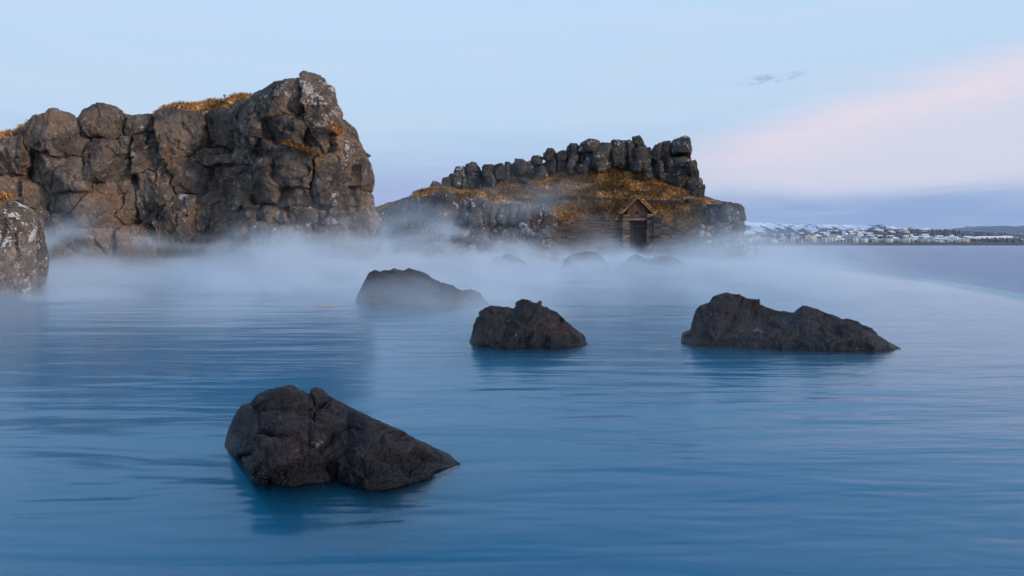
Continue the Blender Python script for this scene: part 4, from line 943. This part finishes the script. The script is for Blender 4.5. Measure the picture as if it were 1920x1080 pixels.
pool_rock('nearest dark rock in the pool, humped with a long tail running down to one side',
    [(421, 834), (428, 806), (444, 774), (454, 762), (481, 757), (487, 744), (505, 735), (545, 729), (562, 733), (580, 741), (584, 731), (592, 728), (603, 731), (620, 746), (650, 761), (690, 785), (727, 800), (778, 825), (830, 851), (862, 868)],
    [(421, 836), (440, 858), (470, 884), (486, 899), (550, 909), (620, 903), (655, 900), (690, 917), (725, 917), (800, 897), (820, 884), (862, 870)],
    [(455, 815, 32, 45, .0), (535, 752, 50, 24, .04), (570, 808, 62, 22, .05), (545, 868, 74, 34, .07), (660, 845, 52, 48, .03), (594, 740, 14, 12, .02), (655, 785, 60, 30, .02), (745, 880, 56, 40, -.05), (770, 838, 60, 18, .02), (470, 875, 26, 30, .0)], .55, 1.6, 110, .085, .040, 11, col=(.3, .35, .5, 1))
pool_rock('dark rock with a pointed shoulder in the middle of the pool',
    [(880, 640), (883, 630), (891, 617), (900, 598), (910, 590), (914, 579), (923, 574), (945, 575), (964, 578), (970, 568), (980, 562), (990, 563), (1008, 575), (1040, 591), (1060, 604), (1080, 617), (1096, 630), (1101, 644)],
    [(880, 642), (900, 648), (930, 651), (1000, 652), (1060, 651), (1090, 648), (1101, 645)],
    None, .62, 1.6, 70, .045, .11, 23, col=(.3, .5, .5, 1))
pool_rock('long low dark rock with a hump on its tail near the pool rim',
    [(1277, 642), (1279, 624), (1294, 619), (1302, 598), (1308, 583), (1320, 572), (1339, 565), (1341, 556), (1350, 553), (1368, 553), (1385, 556), (1405, 563), (1430, 573), (1460, 581), (1490, 588), (1497, 579), (1506, 573), (1520, 574), (1540, 582), (1564, 592), (1578, 598), (1590, 596), (1606, 600), (1620, 609), (1640, 624), (1660, 639), (1688, 653)],
    [(1277, 643), (1300, 647), (1400, 650), (1480, 654), (1560, 657), (1640, 657), (1688, 655)],
    None, .75, 1.8, 70, .05, .12, 37, col=(.3, .5, .5, 1))
pool_rock('veiled dark rock with a flat crown and low tail below the tall cliff',
    [(667, 562), (672, 550), (681, 531), (691, 511), (702, 505), (712, 508), (728, 509), (741, 506), (755, 508), (766, 505), (790, 509), (800, 513), (816, 527), (825, 537), (833, 535), (846, 536), (862, 546), (876, 549), (896, 555), (906, 562), (916, 568)],
    [(667, 566), (700, 570), (760, 572), (840, 573), (890, 572), (916, 570)],
    None, .95, 1.8, 60, .06, .15, 41, col=(.3, .45, .5, 1))
pool_rock('small rounded rock half lost in the mist before the turf wall',
    [(1046, 512), (1052, 502), (1059, 490), (1064, 483), (1075, 476), (1086, 474), (1096, 472), (1104, 474), (1116, 476), (1128, 482), (1136, 490), (1143, 502), (1149, 512)], [(1046, 512.5), (1100, 514), (1149, 512.5)], None, 1.0, 1.6, 44, .1, .20, 53)
pool_rock('low twin humped rock in the mist before the door',
    [(1152, 512), (1162, 502), (1175, 489), (1186, 481), (1196, 480), (1208, 484), (1222, 483), (1236, 479), (1247, 481), (1258, 483), (1268, 487), (1284, 499), (1300, 512)], [(1152, 512.5), (1220, 514), (1300, 512.5)], None, 1.0, 1.6, 44, .1, .18, 59)
pool_rock('faint rock almost hidden by mist below the columnar wall',
    [(910, 503), (920, 495), (932, 485), (944, 480), (952, 476), (962, 480), (972, 486), (984, 496), (994, 503)], [(910, 503.5), (950, 505), (994, 503.5)], None, 1.1, 1.8, 36, .1, .12, 61)
pool_rock('boulder standing in the mist just outside the house door',
    [(1194, 497), (1203, 466), (1209, 457), (1216, 454), (1224, 456), (1231, 464), (1242, 497)], [(1194, 497.5), (1218, 498.5), (1242, 497.5)], None, .7, 1.8, 36, .1, .12, 67, col=(.7, .3, .8, 1))
pool_rock('low jagged rock in the mist at the foot of the rock stack',
    [(1306, 500), (1322, 476), (1334, 468), (1344, 472), (1354, 466), (1364, 478), (1384, 500)], [(1306, 500.5), (1345, 501.5), (1384, 500.5)], None, .7, 1.8, 36, .1, .14, 71, col=(.6, .3, .6, 1))
o = link('glint_patch', boulder_mesh(.55, .55, .07, 5, 2.0, .3), STONE, loc=(at(610, 572, 14.5)[0], 14.5, -.05), color=(.42, .29, .21, 1)); tag(o, 'flat pale slab shaped as a warm glint on the water in front of the cliff', 'stone')  # warm light streak on the water, put in as a flat pale orange slab

# ------------------------------------------------------------------ air: far haze, and steam lying on the pool
def vol_box(name, x0, x1, y0, y1, z0, z1, mat, label, cat):
    v = [(x, y, z) for x in (x0, x1) for y in (y0, y1) for z in (z0, z1)]
    me = bpy.data.meshes.new(name); me.from_pydata(v, [], [(0, 1, 3, 2), (4, 6, 7, 5), (0, 4, 5, 1), (2, 3, 7, 6), (0, 2, 6, 4), (1, 5, 7, 3)]); me.update()
    return tag(link(name, me, mat), label, cat, kind='stuff')
m = bpy.data.materials.new('haze'); m.use_nodes = True; q = NT(m.node_tree); q.n.clear()
pv = q.new('ShaderNodeVolumePrincipled'); pv.inputs['Color'].default_value = (.62, .80, 1.0, 1); pv.inputs['Density'].default_value = 4.0e-5
pv.inputs['Anisotropy'].default_value = 0.0
out = q.new('ShaderNodeOutputMaterial'); q.l.new(pv.outputs[0], out.inputs['Volume'])
vol_box('haze', -12500, 12500, -12500, 12500, -12, 420, m, 'thin blue evening haze over the bay', 'haze')

m = bpy.data.materials.new('steam'); m.use_nodes = True; q = NT(m.node_tree); q.n.clear()
pos = q.new('ShaderNodeNewGeometry').outputs['Position']; sp = q.new('ShaderNodeSeparateXYZ', inp={0: pos})
X_, Y_, Z_ = sp.outputs
n1 = q.noise(q.mapv(pos, scale=(.16, .12, .38)), 1.0, 3, .55, .35)
n2 = q.noise(q.mapv(pos, (5, 1, 0), scale=(.065, .07, .05)), 1.0, 2, .5)
hl = q.math('ADD', .55, q.math('MULTIPLY', q.ss(q.math('ADD', q.math('MULTIPLY', n1, .6), q.math('MULTIPLY', n2, .4)), .40, .64), 3.7))
hl = q.math('MULTIPLY', hl, q.ss(X_, -9.0, -3.0, 1.12, .86))
hl = q.math('MULTIPLY', q.math('MULTIPLY', hl, q.ss(Y_, 7.0, 26.0, .35, 1.0)), q.math('MULTIPLY', q.ss(Y_, 34.0, 42.0, 1.0, .70), q.ss(X_, 7.0, 13.5, 1.0, .30)))
r = q.math('DIVIDE', Z_, hl)
dens = q.math('EXPONENT', q.math('MULTIPLY', q.math('MULTIPLY', r, r), -2.6))
zl = q.math('DIVIDE', Z_, .42); dens = q.math('ADD', dens, q.math('MULTIPLY', q.math('EXPONENT', q.math('MULTIPLY', q.math('MULTIPLY', zl, zl), -1.0)), 1.7))
far = q.math('ADD', q.math('MULTIPLY', q.ss(Y_, 6.2, 17.0), .36), q.math('MULTIPLY', q.ss(Y_, 18.0, 31.0), .75))
side = q.ss(X_, 13.8, 9.0)
topf = q.math('MULTIPLY', q.ss(Z_, 6.3, 4.2), q.ss(Y_, 52.5, 49.0))
n3_ = q.noise(q.mapv(pos, (2, 8, 3), scale=(.34, .24, .62)), 1.0, 4, .58, .9)
wisp = q.math('MULTIPLY', q.ss(n1, .34, .60, .22, 1.35), q.ss(n3_, .40, .62, .12, 1.9))
dd = q.math('MULTIPLY', q.math('MULTIPLY', dens, far), q.math('MULTIPLY', q.math('MULTIPLY', side, topf), wisp))
pv = q.new('ShaderNodeVolumePrincipled'); pv.inputs['Color'].default_value = (.83, .92, 1.0, 1)
q.put(pv.inputs['Density'], q.math('MULTIPLY', q.math('MULTIPLY', dd, q.ss(X_, 4.0, -12.0, .23, .30)), 1.0))
out = q.new('ShaderNodeOutputMaterial'); q.l.new(pv.outputs[0], out.inputs['Volume'])
m.cycles.volume_step_rate = 1.0
vol_box('steam', -36, 16.8, 6.0, 53, .012, 6.4, m, 'pale steam drifting over the warm pool', 'steam')
